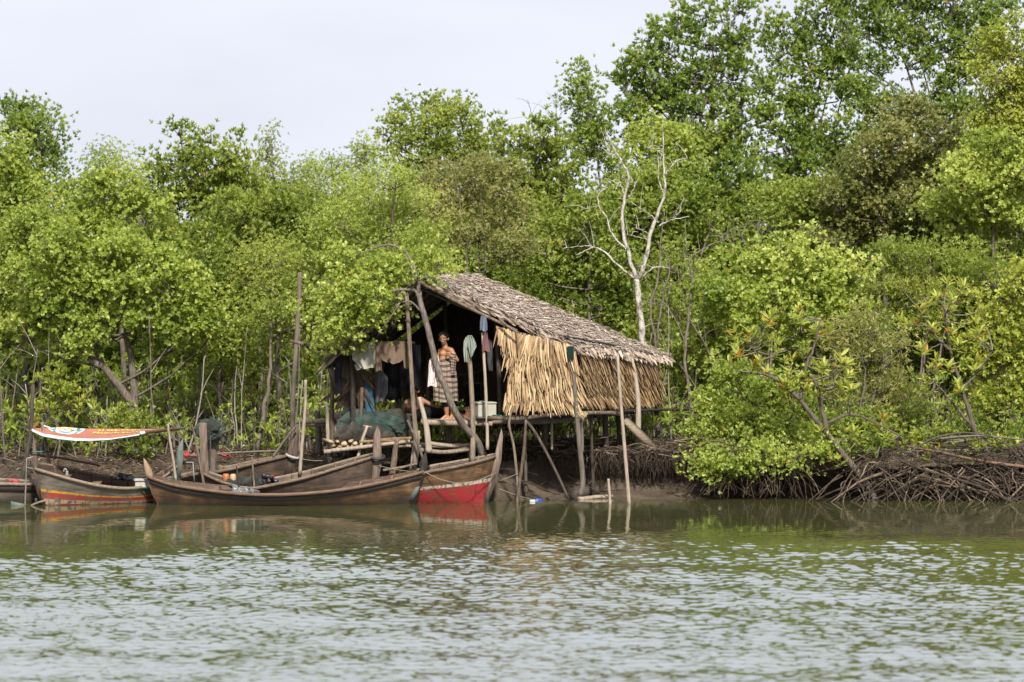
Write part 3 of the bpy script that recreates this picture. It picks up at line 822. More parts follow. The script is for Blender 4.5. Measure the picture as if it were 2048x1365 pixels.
bare_tree('thin_grey_tree', 'thin grey leafless tree with twin stems just right of the white barked tree', 105.5,
          [([(1318, 900), (1312, 700), (1300, 620), (1315, 560), (1322, 480), (1328, 420)], .045, .012), ([(1312, 700), (1325, 600), (1340, 530), (1310, 480)], .03, .01), ([(1318, 590), (1345, 570), (1365, 560)], .016, .006)], (1318, 895), 'twig', 3, 3)
bare_tree('dead_twig_tree', 'crooked pale dead stem with bare twigs beyond the right eave of the hut', 104.6,
          [([(1395, 900), (1380, 790), (1370, 720), (1375, 650), (1385, 560), (1380, 520), (1410, 495), (1450, 480)], .05, .012), ([(1372, 690), (1340, 620), (1310, 610)], .02, .006), ([(1380, 640), (1410, 690), (1430, 730)], .016, .006),
           ([(1385, 560), (1370, 520), (1375, 490)], .014, .005)], (1393, 890), 'twig', 6, 4)
bare_tree('bare_branch_top', 'thin bare twigs poking into the sky above the brown tipped mangrove', 114,
          [([(1075, 420), (1066, 250), (1055, 200)], .02, .006), ([(1110, 420), (1115, 260), (1110, 200)], .02, .005), ([(1112, 250), (1095, 225), (1090, 215)], .010, .004), ([(1115, 255), (1122, 215), (1118, 195)], .010, .004)], (1080, 430), 'twig', 3, 8)
bare_tree('dead_shrub', 'grey tangle of dead twigs above the round leaved bush at right', 106,
          [([(1505, 700), (1500, 520), (1480, 470)], .03, .006), ([(1502, 540), (1520, 480), (1535, 450)], .02, .005), ([(1500, 560), (1540, 500), (1570, 480)], .02, .005), ([(1500, 530), (1470, 490), (1440, 475)], .02, .005)], (1505, 700), 'twig', 9, 9)


def hut_tree():
    """the leaning tree in front of the hut whose crown covers the left gable"""
    Y = 99.9
    g = np.random.default_rng(44)
    b0 = P(968, 915, Y + .6)
    root = empty('leaning_tree', b0, 'leaning grey tree crossing in front of the hut, its crown over the left gable', 'tree')
    tb, cb = MB(), MB()
    limbs = [([(972, 930, .6), (955, 885, .4), (930, 855, .2), (908, 820), (893, 780), (876, 740), (866, 700), (855, 655), (843, 615), (838, 585)], .075, .05),
             ([(843, 618), (833, 585), (815, 580), (790, 582), (770, 592, .2)], .035, .018), ([(838, 585), (836, 560), (826, 530), (812, 505, .5)], .04, .02), ([(841, 622), (822, 605), (800, 606), (785, 620)], .02, .010),
             ([(812, 505, .5), (780, 490, .6), (740, 500, .7), (700, 515, .6)], .022, .01), ([(800, 606), (778, 640), (755, 672)], .014, .006), ([(770, 592, .2), (730, 600, .2), (690, 620, .2)], .018, .008), ([(836, 565), (825, 548), (815, 535)], .014, .006)]
    for pts, r0, r1 in limbs:
        sp = curve_pts([P(a, b, Y + (d[0] if d else 0)) for a, b, *d in pts], 18, .010)
        n = len(sp)
        tb.tube(sp, [r0 + (r1 - r0) * i / (n - 1) for i in range(n)], 8, .62, .12)
    cl = []
    for (px, py, rx, rz, k) in [(700, 655, 46, 30, .9), (655, 650, 36, 28, .9), (735, 625, 44, 28, .9), (770, 618, 40, 18, .7), (690, 610, 50, 30, .95), (650, 605, 40, 28, .9), (740, 580, 46, 26, .95), (690, 565, 46, 28, .9), (760, 545, 52, 26, 1), (820, 530, 50, 24, 1),
                                (700, 525, 50, 28, 1), (870, 520, 40, 20, .9), (690, 690, 30, 18, .8), (725, 680, 28, 14, .7), (785, 640, 26, 12, .6), (850, 545, 34, 12, .6), (660, 685, 26, 16, .8)]:
        s = Y / FPX
        cl.append((np.array(P(px, py, Y + g.uniform(-.1, .9))), np.array([rx * s, .4, rz * s]), k))
    crown_into(cb, tb, cl, 'small', g, .58, 1.0)
    tb.build('trunk', M['bark'], root, smooth=True)
    cb.build('crown', M['leaf_bright'], root)


hut_tree()

# ------------------------------------------------------------------ more materials
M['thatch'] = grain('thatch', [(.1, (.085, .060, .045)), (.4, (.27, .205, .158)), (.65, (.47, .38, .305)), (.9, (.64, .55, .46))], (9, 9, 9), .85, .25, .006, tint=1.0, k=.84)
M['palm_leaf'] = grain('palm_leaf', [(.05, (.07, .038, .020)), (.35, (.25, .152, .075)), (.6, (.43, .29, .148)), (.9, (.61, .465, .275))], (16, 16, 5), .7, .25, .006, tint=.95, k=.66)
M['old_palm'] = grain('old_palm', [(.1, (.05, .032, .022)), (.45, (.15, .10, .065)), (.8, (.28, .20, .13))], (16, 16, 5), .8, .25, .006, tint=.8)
M['deck'] = grain('deck', [(.25, (.10, .075, .055)), (.5, (.25, .19, .14)), (.8, (.42, .35, .27))], (5, 30, 30), .85, .4, .008, tint=.5)
M['tarp'] = plain('tarp', (.012, .012, .014), .45, .3, 10, .3)
GEN = np.random.default_rng(77)


def pole(name, pts, r0, r1, mat='pole', parent=None, n=9, wob=.12, tint=None, mb=None):
    sp = curve_pts(pts, 10, 0)
    m = len(sp)
    b = MB() if mb is None else mb
    b.tube(sp, [r0 + (r1 - r0) * i / (m - 1) for i in range(m)], n, rnd.random() if tint is None else tint, wob)
    # a few knots and twig stubs
    if mb is None and name is not None: return b.build(name, M[mat], parent, smooth=True)
    return b


# ------------------------------------------------------------------ the hut
A, B = P(838, 556, 100.6), P(948, 552, 104.4)           # ridge, front and back
C, D = P(1152, 692, 99.7), P(1337, 714, 103.8)          # right eave
Lf, Lb = P(652, 722, 100.9), P(745, 705, 104.9)         # left eave
hut = empty('stilt_hut', (0.2, 101.5, .6), 'open fronted palm thatch hut on wooden stilts above the muddy river bank', 'hut')
OV = Vector((0, 0, 0))


def quad(a, b, c, d, u, v):
    return (a.lerp(b, u)).lerp(d.lerp(c, u), v)


def strips(mb, a, b, c, d, n, length, width, lift, g, down=1.0, angle=.35, rows=None, jit=.02, tmean=.5, tsd=.2):
    """short leaf strips laid over the surface a-b (top edge) / d-c (bottom edge), pointing down the slope"""
    for k in range(n):
        u, v = g.random(), g.random()
        if rows: v = (math.floor(v * rows) + g.normal(.12, .10)) / rows
        v = min(max(v, -.01), .985)
        p = quad(a, b, c, d, u, v)
        e = quad(a, b, c, d, u, min(v + .1, 1.1)) - p
        s = quad(a, b, c, d, min(u + .05, 1.05), v) - p
        e.normalize(); s.normalize()
        nn = s.cross(e); nn.normalize()
        if nn.z < 0 and abs(nn.z) > .3: nn = -nn
        if abs(nn.z) <= .3 and nn.y > 0: nn = -nn
        t = g.normal(0, angle)
        q = (e * math.cos(t) + s * math.sin(t)) * down
        side = nn.cross(q).normalized()
        L = length * g.uniform(.6, 1.25); w = width * g.uniform(.6, 1.3)
        p = p + nn * (.012 + abs(g.normal(0, jit)))
        sag = g.uniform(.0, lift)
        m = p + q * L * .55 + nn * (sag * .7)
        z = p + q * L + nn * (sag * g.uniform(-.3, 1.2))
        mb.add([p - side * w * .5, p + side * w * .5, m - side * w * .55, m + side * w * .55, z - side * w * .12, z + side * w * .12],
               [(0, 1, 3, 2), (2, 3, 5, 4)], float(np.clip(g.normal(tmean, tsd), 0, 1)))


def roof():
    g = np.random.default_rng(8)
    rb = MB()
    th = .10

    def slab(a, b, c, d, nu, nv, sag, up):
        def fn(u, v, off):
            p = quad(a, b, c, d, u, v)
            p.z += -sag * math.sin(math.pi * u) * (.3 + .7 * v) + noise.noise(p * 1.6) * .05 + off
            return p
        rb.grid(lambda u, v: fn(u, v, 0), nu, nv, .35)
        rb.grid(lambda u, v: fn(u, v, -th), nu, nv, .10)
        for e in (0, 1):
            rb.grid(lambda u, v: fn(e, u, -th * v), nv, 2, .3)
            rb.grid(lambda u, v: fn(u, e, -th * v), nu, 2, .3)
    slab(A, B, D, C, 24, 26, .05, 1)
    slab(A, B, Lb, Lf, 16, 18, .05, 1)
    up = Vector((0, 0, .0))
    strips(rb, A + up, B + up, D, C, 9000, .21, .036, .055, g, angle=.5, rows=26, tmean=.52, tsd=.22)
    strips(rb, A, B, Lb, Lf, 2600, .22, .04, .05, g, angle=.45, rows=20)
    # ragged fringe along the right eave and along the front verge
    for k in range(420):
        u = g.random()
        p = C.lerp(D, u) + Vector((g.normal(0, .03), g.normal(0, .04), g.uniform(-.05, .03)))
        q = Vector((g.normal(.35, .2), g.normal(-.2, .25), -g.uniform(.3, 1.0))).normalized()
        L = g.uniform(.07, .22); s = q.cross(Vector((0, 1, .2))).normalized(); w = g.uniform(.012, .026)
        rb.add([p - s * w, p + s * w, p + q * L * .6 - s * w, p + q * L * .6 + s * w, p + q * L - s * .004, p + q * L + s * .004], [(0, 1, 3, 2), (2, 3, 5, 4)], float(g.uniform(.3, .8)))
    for a, e, n in ((A, C, 230), (A, Lf, 130)):
        for k in range(n):
            u = g.random()
            p = a.lerp(e, u) + Vector((0, -.01, g.uniform(-.09, .03)))
            dr = (e - a).normalized()
            q = (dr + Vector((g.normal(0, .15), -abs(g.normal(.1, .2)), g.normal(-.06, .12)))).normalized()
            L = g.uniform(.12, .36); s = q.cross(Vector((0, 1, .3))).normalized(); w = g.uniform(.008, .02)
            rb.add([p - s * w, p + s * w, p + q * L * .6 - s * w, p + q * L * .6 + s * w, p + q * L - s * .004, p + q * L + s * .004], [(0, 1, 3, 2), (2, 3, 5, 4)], float(g.uniform(.25, .75)))
    o = rb.build('roof', M['thatch'], hut)
    # ridge cap of folded leaves
    cb = MB()
    strips(cb, A + Vector((-.1, 0, .03)), B + Vector((-.1, 0, .03)), B + Vector((.35, 0, -.14)), A + Vector((.35, 0, -.14)), 500, .26, .04, .04, g, angle=.9, tmean=.45)
    cb.build('ridge_cap', M['thatch'], o)
    # bits of black sheeting showing near the eave
    tb = MB()
    n_ = (C - A).cross(D - C).normalized()
    if n_.z < 0: n_ = -n_
    for (u0, u1, v0, v1) in ((.02, .34, .90, .945), (.2, .52, .93, .965)):
        pts = [quad(A, B, D, C, u0, v0), quad(A, B, D, C, u1, v1), quad(A, B, D, C, u1, v1 + .02), quad(A, B, D, C, u0, v0 + .03)]
        tb.prism([p + n_ * .075 for p in pts], n_ * .012)
    tb.build('black_sheeting', M['tarp'], o)
    # rafters and purlins under the thatch
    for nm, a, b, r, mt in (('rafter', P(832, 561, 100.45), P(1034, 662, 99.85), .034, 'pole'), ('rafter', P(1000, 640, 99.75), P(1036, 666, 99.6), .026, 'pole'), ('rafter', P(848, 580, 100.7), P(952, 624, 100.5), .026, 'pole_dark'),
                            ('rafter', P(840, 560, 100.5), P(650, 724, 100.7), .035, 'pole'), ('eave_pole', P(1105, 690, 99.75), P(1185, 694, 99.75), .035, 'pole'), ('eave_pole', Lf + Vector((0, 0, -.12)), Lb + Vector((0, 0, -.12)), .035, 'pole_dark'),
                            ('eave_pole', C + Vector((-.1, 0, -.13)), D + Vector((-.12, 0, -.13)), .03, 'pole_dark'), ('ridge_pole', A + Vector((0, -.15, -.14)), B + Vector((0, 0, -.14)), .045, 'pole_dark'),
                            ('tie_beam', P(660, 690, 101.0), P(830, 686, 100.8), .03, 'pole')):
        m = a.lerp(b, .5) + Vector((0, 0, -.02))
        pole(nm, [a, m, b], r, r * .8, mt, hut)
    for k in range(5):
        t = (k + .6) / 5.4
        for e0, e1 in ((C, D), (Lf, Lb)):
            a, b = A.lerp(B, t), e0.lerp(e1, t)
            pole('rafter', [a + Vector((0, 0, -.15)), a.lerp(b, .5) + Vector((0, 0, -.16)), b + Vector((0, 0, -.14))], .026, .022, 'pole_dark', hut)


roof()

# walls of hanging palm leaf
FR = [P(992, 652, 99.95), P(1150, 692, 99.72), P(1154, 815, 99.72), P(1004, 821, 99.95)]
SR = [P(1150, 700, 99.85), P(1312, 725, 103.5), P(1312, 800, 103.5), P(1152, 816, 99.85)]


def leaf_wall(name, corners, tiers, n, g, mat, slant, tm):
    a, b, c, d = corners
    wb = MB()
    nn = (b - a).cross(d - a).normalized()
    if nn.y > 0: nn = -nn
    for t in range(tiers):
        v0 = t / tiers
        for k in range(n):
            u = (k + g.random()) / n
            vv = v0 + g.normal(0, .012) + .02 * math.sin(u * 5 + t * 1.7)
            if name == 'front_wall':
                lim = (0.0, .22, .30, .20, .10)[min(t, 4)] * (.55 if t else 1)
                if u < lim: continue
            p = quad(a, b, c, d, u, max(vv, 0))
            e = (quad(a, b, c, d, u, min(vv + .2, 1.05)) - p).normalized()
            s = (quad(a, b, c, d, min(u + .1, 1.1), max(vv, 0)) - p).normalized()
            an = slant(u, t) + g.normal(0, .10)
            q = e * math.cos(an) + s * math.sin(an)
            H = (a - d).length / tiers
            L = H * g.uniform(1.05, 1.75); w = g.uniform(.008, .020)
            L = min(L, max(.12, ((1.03 - max(vv, 0)) * (a - d).length + g.uniform(-.06, .05)) / max(.3, math.cos(an))))
            sd_ = nn.cross(q).normalized()
            p = p + nn * (.012 + .012 * t / tiers + g.uniform(0, .03) - .006 * t)
            out = g.uniform(.05, .15)
            fold = nn * (w * .5)
            m = p + q * L * .5 + nn * out * .6
            z = p + q * L + nn * out
            wb.add([p - sd_ * w, p + fold, p + sd_ * w, m - sd_ * w, m + fold, m + sd_ * w, z - sd_ * w * .42, z + fold * .5, z + sd_ * w * .42],
                   [(0, 1, 4, 3), (1, 2, 5, 4), (3, 4, 7, 6), (4, 5, 8, 7)], float(np.clip(g.normal(tm, .24), 0, 1)))
    return wb.build(name, M[mat], hut)


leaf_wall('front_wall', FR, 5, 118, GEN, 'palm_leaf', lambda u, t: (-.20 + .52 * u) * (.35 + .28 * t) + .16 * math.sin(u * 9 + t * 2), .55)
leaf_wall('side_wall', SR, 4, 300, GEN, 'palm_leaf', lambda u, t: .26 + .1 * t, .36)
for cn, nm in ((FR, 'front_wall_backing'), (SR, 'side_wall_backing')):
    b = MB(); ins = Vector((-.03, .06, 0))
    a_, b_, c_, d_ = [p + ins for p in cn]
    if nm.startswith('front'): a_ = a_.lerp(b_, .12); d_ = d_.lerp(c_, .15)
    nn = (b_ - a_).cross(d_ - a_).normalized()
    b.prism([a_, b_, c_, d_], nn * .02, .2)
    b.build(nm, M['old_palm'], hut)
# dark left skirt of old leaves under the left eave, and the half screened back
g_ = np.random.default_rng(21)
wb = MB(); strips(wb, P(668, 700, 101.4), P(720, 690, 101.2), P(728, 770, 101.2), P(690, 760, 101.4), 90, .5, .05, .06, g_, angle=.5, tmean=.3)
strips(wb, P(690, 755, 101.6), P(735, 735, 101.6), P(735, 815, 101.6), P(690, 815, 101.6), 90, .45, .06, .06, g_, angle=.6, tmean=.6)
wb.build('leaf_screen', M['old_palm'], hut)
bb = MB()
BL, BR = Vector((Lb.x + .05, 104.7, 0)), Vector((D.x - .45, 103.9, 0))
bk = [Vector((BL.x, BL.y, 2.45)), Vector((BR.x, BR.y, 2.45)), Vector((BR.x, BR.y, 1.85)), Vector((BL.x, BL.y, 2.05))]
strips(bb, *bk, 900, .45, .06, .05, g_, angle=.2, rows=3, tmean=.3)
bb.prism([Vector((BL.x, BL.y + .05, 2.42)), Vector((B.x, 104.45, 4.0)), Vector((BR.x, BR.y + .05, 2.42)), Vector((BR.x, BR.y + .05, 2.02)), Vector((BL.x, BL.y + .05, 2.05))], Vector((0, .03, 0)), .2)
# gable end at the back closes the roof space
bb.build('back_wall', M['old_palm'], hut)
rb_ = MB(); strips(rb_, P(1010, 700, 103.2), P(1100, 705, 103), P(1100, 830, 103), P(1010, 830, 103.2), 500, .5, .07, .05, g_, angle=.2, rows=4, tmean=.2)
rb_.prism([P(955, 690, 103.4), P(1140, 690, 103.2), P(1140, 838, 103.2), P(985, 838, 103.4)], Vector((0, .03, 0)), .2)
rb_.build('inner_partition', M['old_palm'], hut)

# floor: poles laid side by side on beams
zf = lambda x: 1.47 + .04 * max(0, x)
for k in range(26):
    y = 100.55 + k * .15
    x0 = -1.72 if y < 102.0 else -3.4
    b = pole(None, [(x0 + rnd.uniform(-.08, .08), y + .1, zf(x0)), (-1.0, y + .05, zf(-1.0) + rnd.uniform(-.01, .01)), (1.0 + .42 * (k * .15), y, zf(1) + .02)], .055, .05, 'deck', n=6, mb=MB())
    b.build('floor_pole', M['deck'], hut, smooth=True)
for nm, pts, r, mt in (('floor_beam', [P(842, 845, 100.65), P(905, 847, 100.6), P(985, 848, 100.55)], .058, 'pole'),
                       ('floor_beam', [P(975, 836, 99.98), P(1040, 838, 99.9), P(1090, 831, 99.8), P(1150, 827, 99.7), P(1215, 826, 99.75), P(1240, 829, 99.9)], .042, 'pole'),
                       ('floor_beam', [P(1050, 845, 100.3), P(1120, 842, 100.3), P(1165, 834, 100.2)], .05, 'pole_dark'), ('floor_beam', [P(1165, 828, 99.9), P(1260, 822, 102), P(1400, 818, 104.4)], .03, 'pole_dark'),
                       ('floor_beam', [P(600, 843, 101.9), P(660, 843, 101.9), P(700, 840, 101.9)], .05, 'pole'), ('floor_beam', [P(600, 851, 101.9), P(650, 852, 101.9), P(690, 852, 101.9)], .022, 'pole'),
                       ('handrail', [P(905, 752, 103.2), P(945, 747, 103.2), P(985, 737, 103.2)], .03, 'pole_dark')):
    pole(nm, pts, r, r * .85, mt, hut)

# stilts and posts
STILTS = [  # pixel path, depth, radius foot/top, material
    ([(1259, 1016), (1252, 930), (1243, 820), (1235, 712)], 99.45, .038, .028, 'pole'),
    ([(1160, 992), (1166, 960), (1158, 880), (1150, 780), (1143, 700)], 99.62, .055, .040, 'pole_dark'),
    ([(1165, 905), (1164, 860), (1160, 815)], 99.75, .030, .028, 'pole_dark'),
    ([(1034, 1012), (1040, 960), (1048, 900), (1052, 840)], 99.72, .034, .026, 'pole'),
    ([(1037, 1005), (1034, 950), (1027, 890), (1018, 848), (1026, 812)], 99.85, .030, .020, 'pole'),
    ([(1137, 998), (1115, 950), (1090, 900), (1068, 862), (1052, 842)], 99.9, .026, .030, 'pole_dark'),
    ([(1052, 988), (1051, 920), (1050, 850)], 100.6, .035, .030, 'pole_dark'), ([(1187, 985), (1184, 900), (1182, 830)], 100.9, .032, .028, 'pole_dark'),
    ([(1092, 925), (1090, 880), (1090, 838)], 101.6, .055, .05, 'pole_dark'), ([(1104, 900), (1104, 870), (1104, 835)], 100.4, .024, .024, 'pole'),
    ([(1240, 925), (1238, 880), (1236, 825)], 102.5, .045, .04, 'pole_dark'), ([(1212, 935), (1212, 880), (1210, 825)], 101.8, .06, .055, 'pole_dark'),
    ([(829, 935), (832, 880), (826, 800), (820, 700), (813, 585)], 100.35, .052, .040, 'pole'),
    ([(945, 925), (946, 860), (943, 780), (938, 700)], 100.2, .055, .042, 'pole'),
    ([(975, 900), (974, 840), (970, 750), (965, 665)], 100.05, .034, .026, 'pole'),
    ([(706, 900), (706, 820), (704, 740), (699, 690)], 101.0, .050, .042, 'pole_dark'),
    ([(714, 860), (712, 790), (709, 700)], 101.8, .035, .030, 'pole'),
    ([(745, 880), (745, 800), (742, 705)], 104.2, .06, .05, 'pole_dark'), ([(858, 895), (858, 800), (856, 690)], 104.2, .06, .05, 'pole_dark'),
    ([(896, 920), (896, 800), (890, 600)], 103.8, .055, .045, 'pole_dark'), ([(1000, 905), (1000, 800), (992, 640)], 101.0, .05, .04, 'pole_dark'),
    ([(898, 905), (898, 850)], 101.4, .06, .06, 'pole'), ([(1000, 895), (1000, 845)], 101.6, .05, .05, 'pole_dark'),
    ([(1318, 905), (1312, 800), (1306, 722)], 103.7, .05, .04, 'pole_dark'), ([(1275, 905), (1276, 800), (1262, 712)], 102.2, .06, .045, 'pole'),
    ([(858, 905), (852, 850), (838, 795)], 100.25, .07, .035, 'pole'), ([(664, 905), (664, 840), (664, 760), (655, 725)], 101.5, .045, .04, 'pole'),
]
for pts, Y, r0, r1, mt in STILTS:
    pole('stilt', [P(a, b, Y) for a, b in pts], r0, r1, mt, hut)
pl = MB()
pl.prism([P(652, 725, 101.2), P(662, 720, 101.2), P(676, 762, 101.2), P(668, 768, 101.2)], (0, .06, 0)); pl.build('strut', M['pole'], hut)
pole('strut', [P(580, 682, 100.9), P(612, 690, 100.9), P(650, 702, 101), P(662, 696, 101)], .035, .03, 'pole', hut)
ti = MB()
for k in range(26):
    p = P(1160 + rnd.uniform(-8, 8), 826 + rnd.uniform(-3, 3), 99.6)
    ti.tube([p, p + Vector((rnd.uniform(-.05, .12), -.03, rnd.uniform(-.02, .03))), p + Vector((rnd.uniform(-.06, .14), -.04, rnd.uniform(-.16, .0)))], [.007, .004], 4, .9)
ti.build('lashing', M['palm_leaf'], hut)

# ------------------------------------------------------------------ boats
def hull_mat(name, wood, bands=None, chip=.5, chipscale=9):
    """weathered planks; bands: paint by height above the waterline (0) to the gunwale (1), chipped"""
    m, nt, b = new_mat(name)
    N, L = nt.nodes.new, nt.links.new
    tc = N('ShaderNodeTexCoord')
    mp = N('ShaderNodeMapping'); mp.inputs['Scale'].default_value = (1.6, 3, 9)
    no = N('ShaderNodeTexNoise'); no.inputs['Scale'].default_value = 1.5; no.inputs['Detail'].default_value = 9; no.inputs['Roughness'].default_value = .7
    L(tc.outputs['Object'], mp.inputs[0]); L(mp.outputs[0], no.inputs[0])
    mp2 = N('ShaderNodeMapping'); mp2.inputs['Scale'].default_value = (2.6, 2, 1.3)
    n2 = N('ShaderNodeTexNoise'); n2.inputs['Scale'].default_value = 1.4; n2.inputs['Detail'].default_value = 7
    L(tc.outputs['Object'], mp2.inputs[0]); L(mp2.outputs[0], n2.inputs[0])
    r = ramp(nt, wood); 
    av = N('ShaderNodeMath'); av.operation = 'MULTIPLY_ADD'; av.inputs[1].default_value = .55; 
    L(no.outputs[0], av.inputs[0])
    hv = N('ShaderNodeMath'); hv.operation = 'MULTIPLY'; hv.inputs[1].default_value = .45
    L(n2.outputs[0], hv.inputs[0]); L(hv.outputs[0], av.inputs[2])
    L(av.outputs[0], r.inputs[0])
    at = N('ShaderNodeAttribute'); at.attribute_name = 'tint'
    # plank seams: thin dark lines at fixed girths
    sm = N('ShaderNodeMath'); sm.operation = 'PINGPONG'; sm.inputs[1].default_value = .5
    mu = N('ShaderNodeMath'); mu.operation = 'MULTIPLY'; mu.inputs[1].default_value = 3.3
    L(at.outputs['Fac'], mu.inputs[0]); L(mu.outputs[0], sm.inputs[0])
    sr = ramp(nt, [(0, (.18, .16, .15)), (.05, (1, 1, 1))]); L(sm.outputs[0], sr.inputs[0])
    mm = N('ShaderNodeMixRGB'); mm.blend_type = 'MULTIPLY'; mm.inputs[0].default_value = .8
    L(r.outputs[0], mm.inputs[1]); L(sr.outputs[0], mm.inputs[2])
    # wet, algae grown strip just above the water
    wet = ramp(nt, [(0.0, (.16, .18, .12)), (.10, (.30, .30, .22)), (.34, (.75, .72, .66)), (.5, (1, 1, 1))])
    L(at.outputs['Fac'], wet.inputs[0])
    m3 = N('ShaderNodeMixRGB'); m3.blend_type = 'MULTIPLY'; m3.inputs[0].default_value = 1 if bands is None else .55
    L(mm.outputs[0], m3.inputs[1]); L(wet.outputs[0], m3.inputs[2])
    col = m3
    if bands:
        br = ramp(nt, bands); br.color_ramp.interpolation = 'CONSTANT'
        wob = N('ShaderNodeMath'); wob.operation = 'MULTIPLY_ADD'; wob.inputs[1].default_value = .05; 
        L(n2.outputs[0], wob.inputs[0]); L(at.outputs['Fac'], wob.inputs[2])
        L(wob.outputs[0], br.inputs[0])
        pm = ramp(nt, [(0, (1, 1, 1))] + [(p, (0, 0, 0) if c == (0, 0, 0) else (1, 1, 1)) for p, c in bands]); pm.color_ramp.interpolation = 'CONSTANT'
        L(wob.outputs[0], pm.inputs[0])
        cn = N('ShaderNodeTexNoise'); cn.inputs['Scale'].default_value = chipscale; cn.inputs['Detail'].default_value = 8; cn.inputs['Roughness'].default_value = .75
        mp3 = N('ShaderNodeMapping'); mp3.inputs['Scale'].default_value = (2.2, 2, 1)
        L(tc.outputs['Object'], mp3.inputs[0]); L(mp3.outputs[0], cn.inputs[0])
        cr = ramp(nt, [(chip - .18, (0, 0, 0)), (chip - .10, (1, 1, 1))]); L(cn.outputs[0], cr.inputs[0])
        ml = N('ShaderNodeMath'); ml.operation = 'MULTIPLY'; L(cr.outputs[0], ml.inputs[0]); L(pm.outputs[0], ml.inputs[1])
        mx = N('ShaderNodeMixRGB'); L(ml.outputs[0], mx.inputs[0]); L(m3.outputs[0], mx.inputs[1]); L(br.outputs[0], mx.inputs[2])
        col = mx
    L(col.outputs[0], b.inputs['Base Color'])
    b.inputs['Roughness'].default_value = .72; b.inputs['Specular IOR Level'].default_value = .3
    bp = N('ShaderNodeBump'); bp.inputs['Strength'].default_value = .35; bp.inputs['Distance'].default_value = .008
    L(no.outputs[0], bp.inputs['Height']); L(bp.outputs[0], b.inputs['Normal'])
    return m


BROWN = [(.32, (.014, .008, .005)), (.46, (.055, .030, .016)), (.56, (.125, .070, .034)), (.68, (.21, .135, .075)), (.76, (.28, .22, .16))]
GREY = [(0.3, (0.0279, 0.0223, 0.0174)), (0.46, (0.0837, 0.0694, 0.0546)), (0.6, (0.1612, 0.1395, 0.1147)), (0.74, (0.2604, 0.2387, 0.2046))]
DARK = [(0.3, (0.0198, 0.0132, 0.0094)), (0.47, (0.0558, 0.0381, 0.0281)), (0.6, (0.1035, 0.0729, 0.053)), (0.74, (0.216, 0.1656, 0.1287))]
M['hull_brown'] = hull_mat('hull_brown', BROWN)
M['hull_dark'] = hull_mat('hull_dark', DARK)
M['hull_grey'] = hull_mat('hull_grey', GREY)
M['hull_red'] = hull_mat('hull_red', BROWN, [(0.0, (.25, .016, .022)), (.46, (.38, .34, .29)), (.545, (0, 0, 0))], .605, 7)
M['hull_striped'] = hull_mat('hull_striped', GREY, [(0.0, (.13, .014, .014)), (.065, (.27, .20, .13)), (.20, (.21, .032, .024)), (.40, (.42, .22, .012)), (.475, (0, 0, 0))], .60, 6)
M['plank_light'] = grain('plank_light', [(.25, (.13, .09, .06)), (.5, (.32, .245, .175)), (.78, (.50, .42, .33))], (3, 40, 40), .8, .4, .006, tint=.35)
M['plank_brown'] = grain('plank_brown', [(.25, (.06, .034, .022)), (.5, (.18, .105, .066)), (.78, (.32, .22, .15))], (3, 40, 40), .8, .4, .006, tint=.35)
M['plank_dark'] = grain('plank_dark', [(.25, (.018, .014, .012)), (.5, (.050, .038, .032)), (.78, (.12, .095, .08))], (3, 40, 40), .75, .4, .006, tint=.35)
M['stem_wood'] = grain('stem_wood', [(.25, (.07, .046, .034)), (.5, (.17, .12, .092)), (.78, (.32, .25, .20))], (35, 35, 4), .82, .4, .006, tint=.35)
M['stem_tan'] = grain('stem_tan', [(.25, (.13, .075, .04)), (.5, (.30, .19, .105)), (.78, (.46, .34, .22))], (35, 35, 4), .8, .4, .006, tint=.35)
M['stem_blue'] = grain('stem_blue', [(.30, (.05, .13, .11)), (.44, (.16, .20, .17)), (.52, (.20, .19, .165)), (.62, (.06, .14, .22)), (.75, (.21, .19, .16))], (8, 8, 5), .75, .3, .006, tint=.2)


